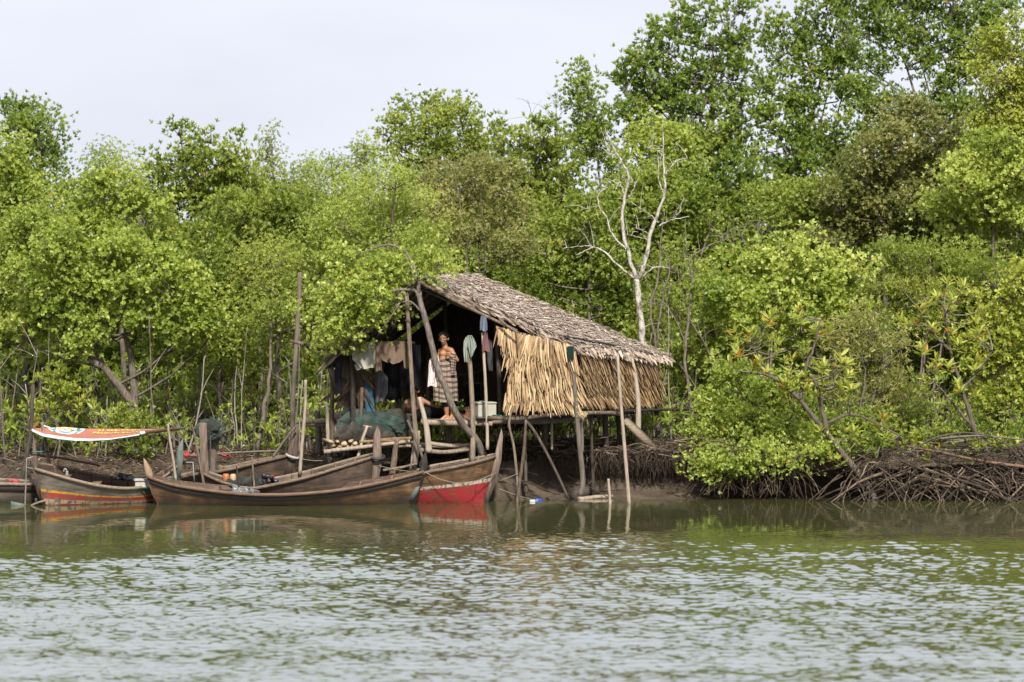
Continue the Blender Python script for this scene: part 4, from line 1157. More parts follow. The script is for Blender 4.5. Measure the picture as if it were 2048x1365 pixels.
def boat(label, gun, keel, Y0, Y1, beam, mat, rail='plank_light', wale=None, posts=(), heel=0.0, thwarts=(), inner='hull_dark', keel_z=-.22, floor_z=.04, ribs=7, water_z=0.0, name='fishing_boat'):
    ns = 44
    s_ = np.linspace(0, 1, ns)
    gx = np.array([p[0] for p in gun], float)
    par = (gx - gx[0]) / (gx[-1] - gx[0])
    hb = beam / 2 * np.clip(1 - np.abs(2 * s_ - 1) ** 2.3, 0, 1) ** .8 + .028
    Yc = Y0 + (Y1 - Y0) * s_
    gpx = gx[0] + (gx[-1] - gx[0]) * s_
    # smooth sheer through the given pixels
    gp = curve_pts([(a, 0, b) for a, b in gun], 60)
    gpy = np.interp(gpx, [q.x for q in gp], [q.z for q in gp])
    Gx, Gz = np.zeros(ns), np.zeros(ns)
    for i in range(ns):
        p = P(gpx[i], gpy[i], Yc[i] - hb[i]); Gx[i], Gz[i] = p.x, p.z
    kx = np.linspace(PX(keel[0], Y0), PX(keel[1], Y1), ns)
    mid = Vector((float(kx[ns // 2]), float(Yc[ns // 2]), water_z))
    root = empty(name, mid, label, 'boat', 'wooden fishing boats drawn up on the bank')

    def ring(side, inset, floor=None):
        rows = []
        for i in range(ns):
            r = []
            for j in range(11):
                v = j / 10
                z = keel_z + water_z + (Gz[i] + (heel if side > 0 else 0) - keel_z - water_z) * v
                w = max(.012, (hb[i] - inset)) * v ** .50 if v > 0 else .012
                x = kx[i] + (Gx[i] - kx[i]) * v
                if inset and (i == 0 or i == ns - 1): x += (.05 if i == 0 else -.05)
                if floor is not None: z = max(z, floor + water_z)
                r.append((x, Yc[i] + side * w, z))
            rows.append(r)
        return np.array(rows)

    def skin(b, side, inset, flip, floor=None):
        R = ring(side, inset, floor)
        z0 = water_z
        top = Gz[:, None] + (heel if side > 0 else 0)
        t = np.clip((R[:, :, 2] - z0) / np.maximum(top - z0, .05), 0, 1)
        i = (np.arange(ns - 1)[:, None] * 11 + np.arange(10)[None]).ravel()
        f = np.stack([i, i + 11, i + 12, i + 1], 1)
        if flip: f = f[:, ::-1]
        b.add(R.reshape(-1, 3), f, t.ravel())
    hb_ = MB()
    skin(hb_, -1, 0, False); skin(hb_, 1, 0, True)
    hull = hb_.build('hull', M[mat], root, smooth=True)
    ib = MB()
    skin(ib, -1, .045, True, floor_z); skin(ib, 1, .045, False, floor_z)
    ib.build('inner_planking', M[inner], root, smooth=True)
    for side in (-1, 1):
        rb = MB(); V = []
        for i in range(ns):
            z = Gz[i] + (heel if side > 0 else 0)
            yo = Yc[i] + side * hb[i]
            for dy, dz in ((.022, -.035), (.022, .022), (-.05, .022), (-.05, -.035)):
                V.append((Gx[i], yo + side * dy, z + dz - .005))
        i = np.arange(ns - 1)[:, None] * 4
        f = np.concatenate([np.stack([i[:, 0] + a, i[:, 0] + 4 + a, i[:, 0] + 4 + (a + 1) % 4, i[:, 0] + (a + 1) % 4], 1) for a in range(4)])
        if side > 0: f = f[:, ::-1]
        rb.add(V, f, rnd.random()); e = (ns - 1) * 4
        rb.f.append(np.array([[0, 1, 2, 3], [e + 3, e + 2, e + 1, e]]))
        rb.build('gunwale', M[rail], root)
        if wale:
            wb = MB(); V = []
            for i in range(ns):
                z = Gz[i] + (heel if side > 0 else 0)
                zz = [z - .042, z - wale[0]]
                for k, q in enumerate(zz):
                    v = max(.05, (q - keel_z - water_z) / (z - keel_z - water_z)); w = max(.012, hb[i]) * v ** .5
                    x = kx[i] + (Gx[i] - kx[i]) * v
                    V.append((x, Yc[i] + side * (w + .018), q)); V.append((x, Yc[i] + side * (w - .01), q))
            i = np.arange(ns - 1) * 4
            f = np.concatenate([np.stack([i + a, i + 4 + a, i + 4 + b_, i + b_], 1) for a, b_ in ((0, 1), (1, 3), (3, 2), (2, 0))])
            wb.add(V, f, rnd.random())
            wb.build('rub_rail', M[wale[1]], root)
    for k in range(ribs):
        i = int((k + 1) * ns / (ribs + 1))
        for side in (-1, 1):
            R = ring(side, .055, floor_z + .01)[i]
            sp = [Vector(q) + Vector((0, -side * .012, 0)) for q in R[3:]]
            MB().tube(sp, .024, 5, rnd.random()).build('rib', M['plank_brown'], root)
    for t in thwarts:
        i = int(t * (ns - 1))
        MB().box((Gx[i], Yc[i], Gz[i] + heel * .5 - .06), (.17, 2 * hb[i] - .10, .035), tint=rnd.random()).build('thwart', M['plank_brown'], root)
    for poly, Y, th, pm in posts:
        MB().prism([P(a, b, Y) for a, b in poly], (0, th, 0), rnd.random()).build('stem_post', M[pm], root)
    return root


boat('dark brown wooden boat in front, with a black rail and tan stem board', [(293, 952), (312, 959), (345, 969), (400, 978), (470, 986), (550, 989), (640, 984), (720, 973), (790, 958), (848, 943)], (322, 812), 99.35, 99.45, 1.25, 'hull_brown', 'plank_brown', (.15, 'plank_dark'),
     [([(287, 916), (293, 922), (300, 934), (306, 948), (305, 960), (312, 985), (326, 1012), (316, 1014), (304, 988), (294, 957), (289, 940)], 99.35, .06, 'stem_tan'),
      ([(852, 901), (856, 930), (851, 948), (842, 968), (832, 1012), (812, 1012), (822, 990), (836, 960), (839, 942), (838, 928)], 99.45, .06, 'plank_dark')], .03, (.28, .62))
lbl = MB(); lbl.prism([P(829, 976, 99.40), P(840, 972, 99.40), P(836, 985, 99.40), P(826, 1000, 99.40), P(815, 1004, 99.40), P(820, 992, 99.40)], (0, .012, 0)); 
o_ = lbl.build('painted_foot', M['stem_blue'], bpy.data.objects['fishing_boat'])
boat('wooden boat with a black tyre on its tall end post, just behind the front boat', [(403, 945), (425, 956), (455, 967), (500, 976), (550, 968), (610, 955), (680, 934), (748, 913)], (428, 742), 100.35, 100.25, 1.2, 'hull_dark', 'plank_light', None,
     [([(398, 846), (413, 846), (415, 900), (419, 955), (425, 1000), (409, 1000), (404, 960), (400, 905)], 100.35, .07, 'stem_wood'), ([(755, 851), (761, 866), (763, 900), (764, 925), (757, 960), (752, 1006), (738, 1006), (742, 960), (746, 910), (747, 872)], 100.25, .07, 'stem_wood')], .05, (.3, .7))
boat('boat with a white tyre round its end post, farthest back on the mud', [(300, 955), (345, 957), (400, 946), (450, 940), (505, 927), (577, 911)], (330, 567), 101.35, 101.25, 1.1, 'hull_dark', 'plank_light', None,
     [([(594, 852), (599, 862), (597, 905), (591, 925), (581, 962), (563, 962), (569, 925), (575, 903), (583, 880)], 101.2, .07, 'stem_wood')], .0, (.5,), keel_z=-.10, water_z=.16)
boat('boat with a red lower hull and brown upper planks beside the leaning tree', [(690, 990), (740, 982), (795, 966), (850, 945), (900, 935), (950, 924), (992, 912)], (715, 965), 100.15, 99.95, 1.2, 'hull_red', 'plank_light', None,
     [([(1003, 857), (1006, 872), (1003, 920), (993, 962), (975, 1008), (962, 1008), (980, 962), (988, 918), (995, 885)], 99.95, .07, 'stem_wood')], .03, (.5, .8))
boat('weathered grey boat with a yellow stripe over red paint, under the awning', [(69, 937), (100, 946), (150, 960), (200, 971), (250, 976), (290, 972), (325, 955), (355, 932)], (92, 352), 99.1, 100.4, 1.25, 'hull_striped', 'plank_light', None,
     [([(67, 872), (72, 890), (76, 920), (76, 940), (80, 962), (96, 1012), (86, 1014), (74, 985), (68, 950), (65, 915)], 99.1, .07, 'stem_wood'), ([(366, 877), (367, 915), (364, 935), (361, 955), (349, 955), (351, 925), (353, 905), (358, 888)], 100.4, .05, 'stem_blue')], .10, (.22, .42))
boat('low grey plank boat cut off by the left edge, behind the striped boat', [(-260, 955), (-180, 965), (-80, 968), (0, 967), (50, 968), (84, 968)], (-240, 86), 99.9, 100.0, 1.1, 'hull_grey', 'plank_light', (.16, 'plank_dark'),
     [([(80, 962), (90, 962), (92, 1008), (84, 1008)], 100.0, .5, 'stem_wood')], .02, (.5,))

# ------------------------------------------------------------------ stakes, driftwood, firewood platform
def stake(label, pts, Y, r0, r1=None, mat='pole', cat='pole', name='stake', group=None):
    """a stick standing in the mud or leaning on something: pixel path from foot to tip"""
    b = MB()
    w = [P(q[0], q[1], Y + (q[2] if len(q) > 2 else 0)) for q in pts]
    sp = curve_pts(w, 10, .004)
    m = len(sp)
    r1 = r0 * .8 if r1 is None else r1
    b.tube(sp, [r0 + (r1 - r0) * i / (m - 1) for i in range(m)], 9, rnd.random(), .16)
    return one(name, b, M[mat], label, cat, group, True)


GS = 'stakes driven into the mud around the boats'
for lb, pts, Y, r, mt in [
    ('short pale stake standing alone in the water near the long hut pole', [(1220, 1014), (1219, 985), (1217, 958)], 99.5, .030, 'pole'),
    ('stake at the right end of the awning pole', [(352, 962), (346, 920), (340, 880), (335, 848)], 99.75, .028, 'pole'),
    ('thin pole standing between the blue end post and the brown board', [(409, 972), (400, 930), (391, 880), (383, 850)], 99.85, .028, 'pole'),
    ('long stake right beside the white tyre', [(600, 950), (604, 890), (610, 820), (611, 760)], 100.75, .036, 'pole'),
    ('dark short stake behind the white tyre post', [(592, 920), (594, 880), (594, 850)], 101.6, .038, 'pole_dark'),
    ('very tall bare pole beside the white tyre post', [(585, 905), (586, 800), (592, 700), (598, 600), (600, 545)], 102.5, .050, 'pole_dark'),
    ('dark stump like stake left of the firewood platform', [(638, 908), (637, 870), (635, 822)], 102.6, .07, 'pole_dark'),
    ('thin pole in front of the grey net in the second boat', [(508, 975), (506, 940), (504, 915)], 100.0, .020, 'pole'),
    ('reddish thin stick rising from the front boat beside the plastic bundle', [(479, 985), (476, 960), (473, 933)], 99.3, .017, 'pole_dark'),
    ('T topped wooden prop in front of the net pile', [(712, 932), (722, 890), (735, 852)], 100.6, .034, 'pole'),
    ('upright stake through the middle of the net pile', [(720, 925), (720, 880), (722, 830), (724, 775)], 101.1, .042, 'pole'),
    ('pale stake at the left corner of the firewood platform', [(660, 928), (656, 880), (654, 808)], 101.3, .040, 'pole'),
    ('thick cut post standing between the tyre post and the red boat', [(784, 952), (789, 915), (794, 878)], 100.5, .065, 'pole'),
    ('thick grey mooring post with a rope, left of the red boat', [(826, 945), (831, 900), (834, 862)], 100.45, .075, 'pole'),
    ('grey pole leaning in front of the thick mooring post', [(849, 928), (838, 895), (815, 840)], 100.1, .028, 'twig'),
    ('horizontal pole lashed between the two thick posts', [(766, 941), (800, 936), (834, 928)], 100.3, .028, 'pole'),
    ('dark crooked stake behind the left end of the awning', [(42, 968), (52, 920), (62, 860), (66, 770)], 100.9, .045, 'pole_dark'),
    ('stake with blue twine near the awning boat stem', [(101, 945), (95, 910), (88, 870), (84, 845)], 99.9, .034, 'pole'),
    ('thin grey pipe standing in the water in front of the far left boat', [(50, 1014), (52, 970), (53, 918)], 99.0, .016, 'twig'),
    ('brown stick leaning on the white tyre post', [(545, 915), (570, 880), (593, 852)], 101.0, .028, 'pole_dark'),
    ('thin reddish stick beside the net bundle stump', [(420, 935), (421, 900), (421, 872)], 100.9, .014, 'pole_dark'),
    ('stake under the net pile at its left end', [(672, 890), (670, 860), (672, 838)], 101.6, .06, 'pole'),
    ('crossed slanting plank pole lying along the mud behind the awning boat', [(80, 912), (130, 918), (200, 932)], 100.9, .024, 'plank_brown'),
    ('long weathered rail across the mud right of the leaning stem', [(380, 912), (480, 905), (560, 902)], 103.2, .022, 'pole_dark'),
]:
    stake(lb, pts, Y, r, None, mt, 'stake', 'stake')
# T head on the prop
b = MB(); b.tube([P(726, 852, 100.6), P(744, 855, 100.6)], .016, 7); b.build('crosspiece', M['pole'], next(o for o in bpy.data.objects if o.get('label', '').startswith('T topped')))

# platform of poles that carries the firewood and the nets
pf = empty('firewood_platform', P(800, 930, 101.3), 'low pole platform carrying split firewood and a pile of nets in front of the hut', 'platform')
for k in range(9):
    y = 100.7 + k * .16
    pole('deck_pole', [P(648, 905 - k * .8, y), P(760, 893 - k * .8, y), P(900, 893 - k * .8, y), P(952, 898 - k * .8, y)][:(3 if k % 2 else 4)], .045, .04, 'pole', pf)
pole('deck_pole', [P(662, 902, 100.55), P(740, 893, 100.5), P(820, 883, 100.5)], .038, .034, 'pole', pf)
pole('deck_pole', [P(850, 886, 100.55), P(900, 892, 100.5), P(950, 890, 100.5)], .042, .036, 'pole', pf)
pole('deck_pole', [P(840, 900, 100.5), P(890, 905, 100.45), P(958, 896, 100.45)], .045, .04, 'pole', pf)
for px, Y in ((704, 101.2), (716, 101.9), (760, 101.9), (850, 101.8), (900, 101.8), (940, 101.0), (690, 101.9)):
    pole('leg', [P(px, 945, Y), P(px, 890, Y)], .06, .055, 'pole_dark', pf)
fw = [(664, 885), (676, 884), (688, 889), (700, 884), (712, 888), (668, 893), (682, 895), (694, 894), (705, 893), (716, 895), (728, 884), (740, 887), (674, 899), (690, 900), (703, 899), (752, 883), (764, 886), (776, 882), (788, 881), (800, 879), (812, 878)]
M['split_wood'] = grain('split_wood', [(.25, (.20, .115, .055)), (.5, (.44, .30, .17)), (.8, (.62, .49, .33))], (12, 12, 12), .8, .4, .006, tint=.6)
for i, (px, py) in enumerate(fw):
    b = MB(); r = rnd.uniform(.038, .058); q = P(px, py, 100.62 + rnd.uniform(-.05, .04))
    n = rnd.choice((5, 6, 7)); a0 = rnd.random() * 3
    if i >= 15: axis = Vector((1, rnd.uniform(-.1, .1), .05))
    else: axis = Vector((rnd.uniform(-.35, .2), 1, rnd.uniform(-.05, .08)))
    axis.normalize(); L = rnd.uniform(.5, .75)
    if i >= 15: q = q - axis * L * .5
    s1 = axis.cross(Vector((0, 0, 1))).normalized(); s2 = s1.cross(axis)
    rr = [r * rnd.uniform(.6, 1.2) for _ in range(n)]
    prof = [(s1 * math.cos(a0 + 6.283 * k / n) + s2 * math.sin(a0 + 6.283 * k / n) * .75) * rr[k] for k in range(n)]
    V = [q + p for p in prof] + [q + axis * L + p for p in prof]
    b.add(V, [(k, (k + 1) % n, n + (k + 1) % n, n + k) for k in range(n)], rnd.uniform(.0, .45) if i >= 15 else rnd.uniform(.3, .9))
    b.f.append(np.array([list(range(n))[::-1]])); b.f.append(np.array([list(range(n, 2 * n))]))
    one('split_log', b, M['split_wood'], 'pale split log lying in the firewood stack under the net pile', 'firewood', 'firewood stacked on the platform')


# ------------------------------------------------------------------ nets
def net_mat(name, a, b_, sc=26):
    m, nt, p = new_mat(name)
    N, L = nt.nodes.new, nt.links.new
    tc = N('ShaderNodeTexCoord')
    wv = N('ShaderNodeTexWave'); wv.inputs['Scale'].default_value = sc; wv.inputs['Distortion'].default_value = 9; wv.inputs['Detail'].default_value = 4
    no = N('ShaderNodeTexNoise'); no.inputs['Scale'].default_value = 5; no.inputs['Detail'].default_value = 6
    L(tc.outputs['Object'], wv.inputs[0]); L(tc.outputs['Object'], no.inputs[0])
    mx = N('ShaderNodeMath'); mx.operation = 'MULTIPLY'; L(wv.outputs['Fac'], mx.inputs[0]); L(no.outputs[0], mx.inputs[1])
    r = ramp(nt, [(.05, a), (.6, b_)]); L(mx.outputs[0], r.inputs[0]); L(r.outputs[0], p.inputs['Base Color'])
    bp = N('ShaderNodeBump'); bp.inputs['Strength'].default_value = 1.0; bp.inputs['Distance'].default_value = .03
    L(mx.outputs[0], bp.inputs['Height']); L(bp.outputs[0], p.inputs['Normal'])
    p.inputs['Roughness'].default_value = .9
    return m


M['net_green'] = net_mat('net_green', (.008, .024, .020), (.13, .205, .165), 60)
M['net_olive'] = net_mat('net_olive', (.020, .018, .013), (.18, .16, .12), 60)
M['net_grey'] = net_mat('net_grey', (.020, .024, .018), (.105, .115, .088), 60)


def blobs(name, items, mat, parent=None, vox=.02, smooth=6):
    """one closed surface grown from overlapping tapered sausages"""
    b = MB()
    for p0, p1, r0, r1 in items: capsule(b, p0, p1, r0, r1)
    return remesh(name, b, mat, parent, vox, smooth)


def capsule(b, p0, p1, r0, r1, n=12):
    p0, p1 = Vector(p0), Vector(p1)
    d = p1 - p0
    if d.length < 1e-5: d = Vector((0, 0, 1e-4)); p1 = p0 + d
    dn = d.normalized()
    pts, rad = [], []
    for k in range(5):
        a = math.pi / 2 * (1 - k / 5)
        pts.append(p0 - dn * r0 * math.sin(a)); rad.append(max(r0 * math.cos(a), r0 * .05))
    pts.append(p0); rad.append(r0)
    pts.append(p0.lerp(p1, .5)); rad.append((r0 + r1) / 2)
    pts.append(p1); rad.append(r1)
    for k in range(1, 6):
        a = math.pi / 2 * k / 5
        pts.append(p1 + dn * r1 * math.sin(a)); rad.append(max(r1 * math.cos(a), r1 * .05))
    b.tube(pts, rad, n)


def remesh(name, b, mat, parent, vox, smooth):
    o = b.build(name, mat, parent, smooth=True)
    md = o.modifiers.new('r', 'REMESH'); md.mode = 'VOXEL'; md.voxel_size = vox; md.use_smooth_shade = True
    if smooth:
        s = o.modifiers.new('s', 'SMOOTH'); s.factor = .5; s.iterations = smooth
    dg = bpy.context.evaluated_depsgraph_get(); dg.update()
    me = bpy.data.meshes.new_from_object(o.evaluated_get(dg))
    o.modifiers.clear()
    old = o.data; o.data = me; bpy.data.meshes.remove(old)
    me.name = name
    if not me.materials: me.materials.append(mat)
    return o


def net_heap(name, items, mat, parent, g, vox=.013):
    out = []
    for (x0, y0, x1, y1, r, Y) in items:
        a, c = P(x0, y0, Y), P(x1, y1, Y + g.normal(0, .08))
        m = a.lerp(c, .5) + Vector((0, -.03, .05))
        s = r * Y / FPX
        out += [(a, m, s * .8, s), (m, c, s, s * .7)]
        for k in range(7):
            th = g.uniform(-.3, 3.4)
            off = Vector((0, -math.sin(th) * .85, math.cos(th) * .85)) * s
            w0, w1 = g.uniform(-.1, .5), g.uniform(.6, 1.1)
            q = Vector((g.normal(0, .03), g.normal(0, .02), g.normal(0, .03)))
            out.append((a.lerp(c, w0) + off, a.lerp(c, w1) + off * .9 + q, s * g.uniform(.16, .3), s * g.uniform(.12, .25)))
    return blobs(name, out, mat, parent, vox, 2)


g_ = np.random.default_rng(31)
nh = empty('fishing_net', P(745, 880, 101.2), 'big pile of dark green and olive fishing nets heaped on the firewood platform', 'net')
net_heap('green_net', [(685, 848, 720, 835, 15, 101.3), (700, 838, 745, 832, 14, 101.3), (690, 826, 715, 824, 9, 101.5), (720, 845, 760, 850, 15, 101.15), (750, 835, 790, 850, 13, 101.3), (765, 850, 795, 872, 15, 101.15), (740, 842, 780, 862, 13, 101.1), (680, 855, 690, 868, 10, 101.2), (780, 840, 805, 855, 11, 101.3),
                       (770, 833, 800, 838, 8, 101.35), (790, 862, 812, 876, 11, 101.2), (710, 850, 735, 856, 10, 101.1), (735, 836, 790, 842, 8, 101.25), (775, 845, 802, 866, 6, 101.08), (760, 842, 792, 858, 6, 101.05)], M['net_green'], nh, g_)
net_heap('olive_net', [(675, 872, 700, 858, 12, 101.05), (685, 878, 715, 868, 11, 101.0), (708, 852, 712, 876, 12, 100.98), (735, 856, 742, 878, 14, 101.0), (745, 860, 765, 876, 13, 101.0), (765, 872, 790, 880, 10, 101.0), (780, 826, 815, 838, 10, 101.4), (790, 832, 818, 848, 10, 101.4), (795, 845, 820, 862, 11, 101.35),
                       (690, 880, 760, 882, 9, 101.1), (760, 828, 772, 830, 5, 101.6), (800, 866, 818, 876, 10, 101.3), (722, 862, 724, 880, 10, 101.02), (785, 834, 812, 842, 5, 101.25), (790, 842, 816, 853, 5, 101.22)], M['net_olive'], nh, g_)
b = MB()
M['cord_green'] = plain('cord_green', (.05, .26, .22), .7, .2)
for k in range(9):
    x = g_.uniform(690, 790); y = g_.uniform(832, 862)
    b.tube(curve_pts([P(x, y, 100.98), P(x + 15, y + g_.uniform(0, 8), 100.95), P(x + 32, y + g_.uniform(2, 16), 100.97)], 6), .003, 4)
b.build('net_cord', M['cord_green'], nh)

st = empty('net_stump', P(418, 945, 101.4), 'forked brown stump with an old net bundled on its top, behind the brown board', 'stump')
pole('trunk', [P(424, 952, 101.3), P(424, 910, 101.3), P(422, 880, 101.3)], .10, .085, 'pole_dark', st)
pole('fork', [P(426, 890, 101.3), P(438, 872, 101.35), P(450, 864, 101.35), P(462, 862, 101.35)], .045, .02, 'pole_dark', st); pole('fork', [P(444, 868, 101.35), P(450, 858, 101.35), P(452, 846, 101.35)], .025, .012, 'pole_dark', st)
nb = empty('net_bundle', P(418, 878, 101.1), 'small round bundle of grey green net hung on the forked stump', 'net')
net_heap('net', [(398, 858, 430, 852, 13, 101.1), (402, 868, 435, 866, 12, 101.05), (415, 848, 438, 852, 8, 101.15), (400, 862, 415, 876, 9, 101.05), (425, 856, 438, 872, 9, 101.1)], M['net_grey'], nb, g_, .018)
b = MB()
for k in range(60):
    q = P(g_.uniform(395, 440), g_.uniform(842, 880), 100.98 + abs(g_.normal(0, .05)))
    d = Vector((g_.normal(0, .1), g_.normal(-.02, .03), g_.normal(0, .08)))
    b.tube([q, q + d * .5 + Vector((0, -.02, .02)), q + d], [.004, .003], 4, float(g_.random()))
b.build('loose_twine', M['cord_green'], nb)

# ------------------------------------------------------------------ things in and on the boats
M['tyre'] = plain('tyre', (.045, .048, .052), .6, .3, 20, .2)
M['tyre_white'] = plain('tyre_white', (.50, .48, .43), .75, .2, 12, .2)
t = MB(); t.torus(P(754, 914, 100.25), .135, .032, (.05, -.25, 1), 32, 12); one('tyre', t, M['tyre'], 'grey black tyre hung round the tall post of the second boat', 'tyre', None, True)
t = MB(); t.torus(P(586, 913, 101.2), .125, .026, (.28, -.12, 1), 32, 12); one('tyre', t, M['tyre_white'], 'whitish ring hung round the end post of the farthest boat', 'tyre', None, True)
M['orange_plastic'] = plain('orange_plastic', (.52, .19, .055), .4, .15, 6, .05, .45)
M['pale_plastic'] = plain('pale_plastic', (.66, .46, .26), .4, .15, 6, .05, .45)
M['white_foam'] = plain('white_foam', (.66, .63, .55), .8, .14, 9, .2)
M['white_plastic'] = plain('white_plastic', (.72, .72, .70), .5, .08, 9, .05)
M['green_plastic'] = plain('green_plastic', (.01, .19, .10), .4, .1, 9, .05, .45)
M['blue_plastic'] = plain('blue_plastic', (.03, .10, .42), .4, .2, 9, .05, .45)
M['sky_plastic'] = plain('sky_plastic', (.10, .35, .52), .5, .2, 9, .05, .4)
M['metal_grey'] = plain('metal_grey', (.33, .34, .34), .5, .2, 9, .05, .5)


def rbox(name, c, size, mat, parent, bev=.012, rotz=0.0):
    bm = bmesh.new()
    bmesh.ops.create_cube(bm, size=1)
    bmesh.ops.scale(bm, vec=size, verts=bm.verts)
    bmesh.ops.bevel(bm, geom=list(bm.edges), offset=bev, segments=2, affect='EDGES')
    bmesh.ops.rotate(bm, cent=(0, 0, 0), matrix=Matrix.Rotation(rotz, 3, 'Z'), verts=bm.verts)
    o = Vector(c) - (parent_origin(parent) if parent else Vector())
    bmesh.ops.translate(bm, vec=o, verts=bm.verts)
    me = bpy.data.meshes.new(name); bm.to_mesh(me); bm.free()
    me.materials.append(M[mat])
    ob = bpy.data.objects.new(name, me); COL.objects.link(ob)
    if parent: ob.parent = parent
    return ob


jc = empty('jerrycan', P(460, 968, 100.1), 'orange plastic jerrycan lying on the net in the second boat', 'jerrycan')
b = MB(); b.lathe(P(452, 966, 100.1), [(.004, 0), (.055, .004), (.066, .02), (.066, .14), (.05, .17), (.012, .175)], 14); b.build('body', M['orange_plastic'], jc, True)
b = MB(); b.lathe(P(466, 964, 100.1), [(.004, 0), (.05, .004), (.058, .02), (.058, .12), (.04, .145), (.01, .15)], 14); b.build('pale_side', M['pale_plastic'], jc, True)
b = MB(); b.lathe(P(455, 952, 100.1), [(.02, 0), (.022, .03), (.006, .035)], 10); b.build('cap', M['orange_plastic'], jc, True)
g_ = np.random.default_rng(5)
o = net_heap('heaped_net', [(440, 972, 475, 968, 9, 100.15), (455, 966, 500, 962, 9, 100.2), (485, 968, 520, 966, 9, 100.2), (500, 960, 515, 958, 7, 100.2)], M['net_grey'], None, g_, .02)
tag(o, 'heap of grey net lying in the second boat under the jerrycan', 'net')


def crumple(name, label, cat, pts, mat, g, vox=.016, thick=.03, Y=99.3):
    """crumpled sheeting: an angular folded heap over a pixel outline (x0, x1, base y, top y)"""
    x0, x1, yb, yt = pts
    b = MB()
    for k in range(16):
        u = g.random()
        h = math.sin(math.pi * min(1, max(0, u * .9 + .05))) ** .6
        a = P(x0 + (x1 - x0) * u, yb - (yb - yt) * h * g.uniform(.1, .9), Y + g.normal(0, .1))
        s = g.uniform(.04, .10)
        b.box(a, (s * g.uniform(1, 2.6), s * 1.3, s * g.uniform(.4, 1)), Matrix.Rotation(g.normal(0, .5), 3, 'Y') @ Matrix.Rotation(g.normal(0, .8), 3, 'Z'))
    o = remesh(name, b, M[mat], None, vox, 3)
    return tag(o, label, cat)


M['clear_sheet'] = plain('clear_sheet', (.30, .31, .33), .3, .35, 7, .4, .6)
M['black_sheet'] = plain('black_sheet', (.028, .032, .042), .35, .4, 7, .4, .5)
crumple('plastic_sheet', 'crumpled whitish plastic sheet lying in the front boat', 'sheet', (452, 516, 989, 973), 'clear_sheet', g_, Y=99.35)
crumple('tarpaulin', 'folded dark blue grey tarpaulin in the second boat beside the net', 'tarpaulin', (510, 556, 972, 951), 'black_sheet', g_, Y=100.2)
crumple('plastic_bag', 'black plastic bag in the striped boat', 'bag', (232, 270, 960, 948), 'black_sheet', g_, Y=100.0)
b = MB(); b.prism([P(525, 952, 100.4), P(548, 950, 100.4), P(546, 955, 100.4), P(526, 957, 100.4)], (0, .12, 0)); M['red_plastic'] = plain('red_plastic', (.48, .05, .06), .5, .15, 8, .05, .4)
one('red_tray', b, M['red_plastic'], 'pinkish red plastic tray behind the dark tarpaulin in the boat', 'tray')
cb_ = empty('foam_crate', P(285, 978, 99.65), 'cream foam fish crate with its lid in the striped boat', 'crate')
rbox('body', P(288, 969, 99.65), (.36, .26, .12), 'white_foam', cb_, .014, .2); rbox('lid', P(287, 960, 99.65), (.39, .29, .045), 'white_foam', cb_, .012, .24)
rbox('green_edge', P(293, 976, 99.5), (.22, .02, .02), 'green_plastic', cb_, .006, .2)
b = MB(); b.prism([P(318, 962, 99.5), P(352, 953, 99.9), P(362, 962, 99.9), P(330, 970, 99.5)], (0, .05, .05)); one('foam_slab', b, M['white_foam'], 'dirty white foam slab at the left end of the front boat', 'foam slab')
en = empty('boat_motor', P(132, 958, 99.3), 'small grey green pump standing in the striped boat', 'pump')
b = MB(); b.lathe(P(134, 956, 99.4), [(.03, 0), (.035, .06), (.025, .10), (.03, .12), (.01, .13)], 10); b.build('body', M['metal_grey'], en, True)
b = MB(); b.tube(curve_pts([P(134, 942, 99.4), P(130, 938, 99.4), P(127, 944, 99.4)], 6), .016, 8); b.build('spout', M['metal_grey'], en, True)
# steel frame by the second boat and pipe by the first
for lb, pts, Y in (('thin grey pipe frame standing at the stern of the second boat', [(389, 964), (387, 945), (386, 925), (372, 926)], 99.9), ('short grey pipe bracket beside the far left stem post', [(66, 914), (54, 917), (53, 935), (66, 938)], 99.05)):
    b = MB(); b.tube([P(x, y, Y) for x, y in pts], .013, 7); one('pipe_frame', b, M['metal_grey'], lb, 'pipe')
b = MB(); b.prism([P(22, 1003, 99.05), P(52, 1009, 99.05), P(52, 1016, 99.05), P(22, 1016, 99.05)], (0, .05, .0)); one('rudder_board', b, M['stem_blue'], 'pale board dipping into the water below the far left boat', 'board')
ot = empty('outboard_shaft', P(70, 1002, 99.0), 'dark propeller shaft dipping into the water by the striped stem', 'shaft')
pole('shaft', [P(62, 1012, 99.0), P(75, 1006, 99.0), P(90, 1002, 99.05)], .02, .02, 'plank_light', ot); b = MB(); b.lathe(P(72, 1006, 99.0), [(.02, 0), (.028, .05), (.03, .08), (.01, .09)], 10); b.build('gear_case', M['tyre'], ot, True)
b = MB(); b.tube([P(64, 904, 99.0), P(80, 904, 99.0), P(96, 903.5, 99.7)], .012, 6); one('twine', b, M['cord_green'], 'teal cord tied from the striped boat stem to the near stake', 'twine')
b = MB(); b.lathe(P(101, 946, 99.5), [(.005, 0), (.035, .01), (.03, .03), (.005, .035)], 10); one('plastic_scoop', b, M['blue_plastic'], 'small blue plastic scoop at the foot of the stake in the striped boat', 'scoop', None, True)
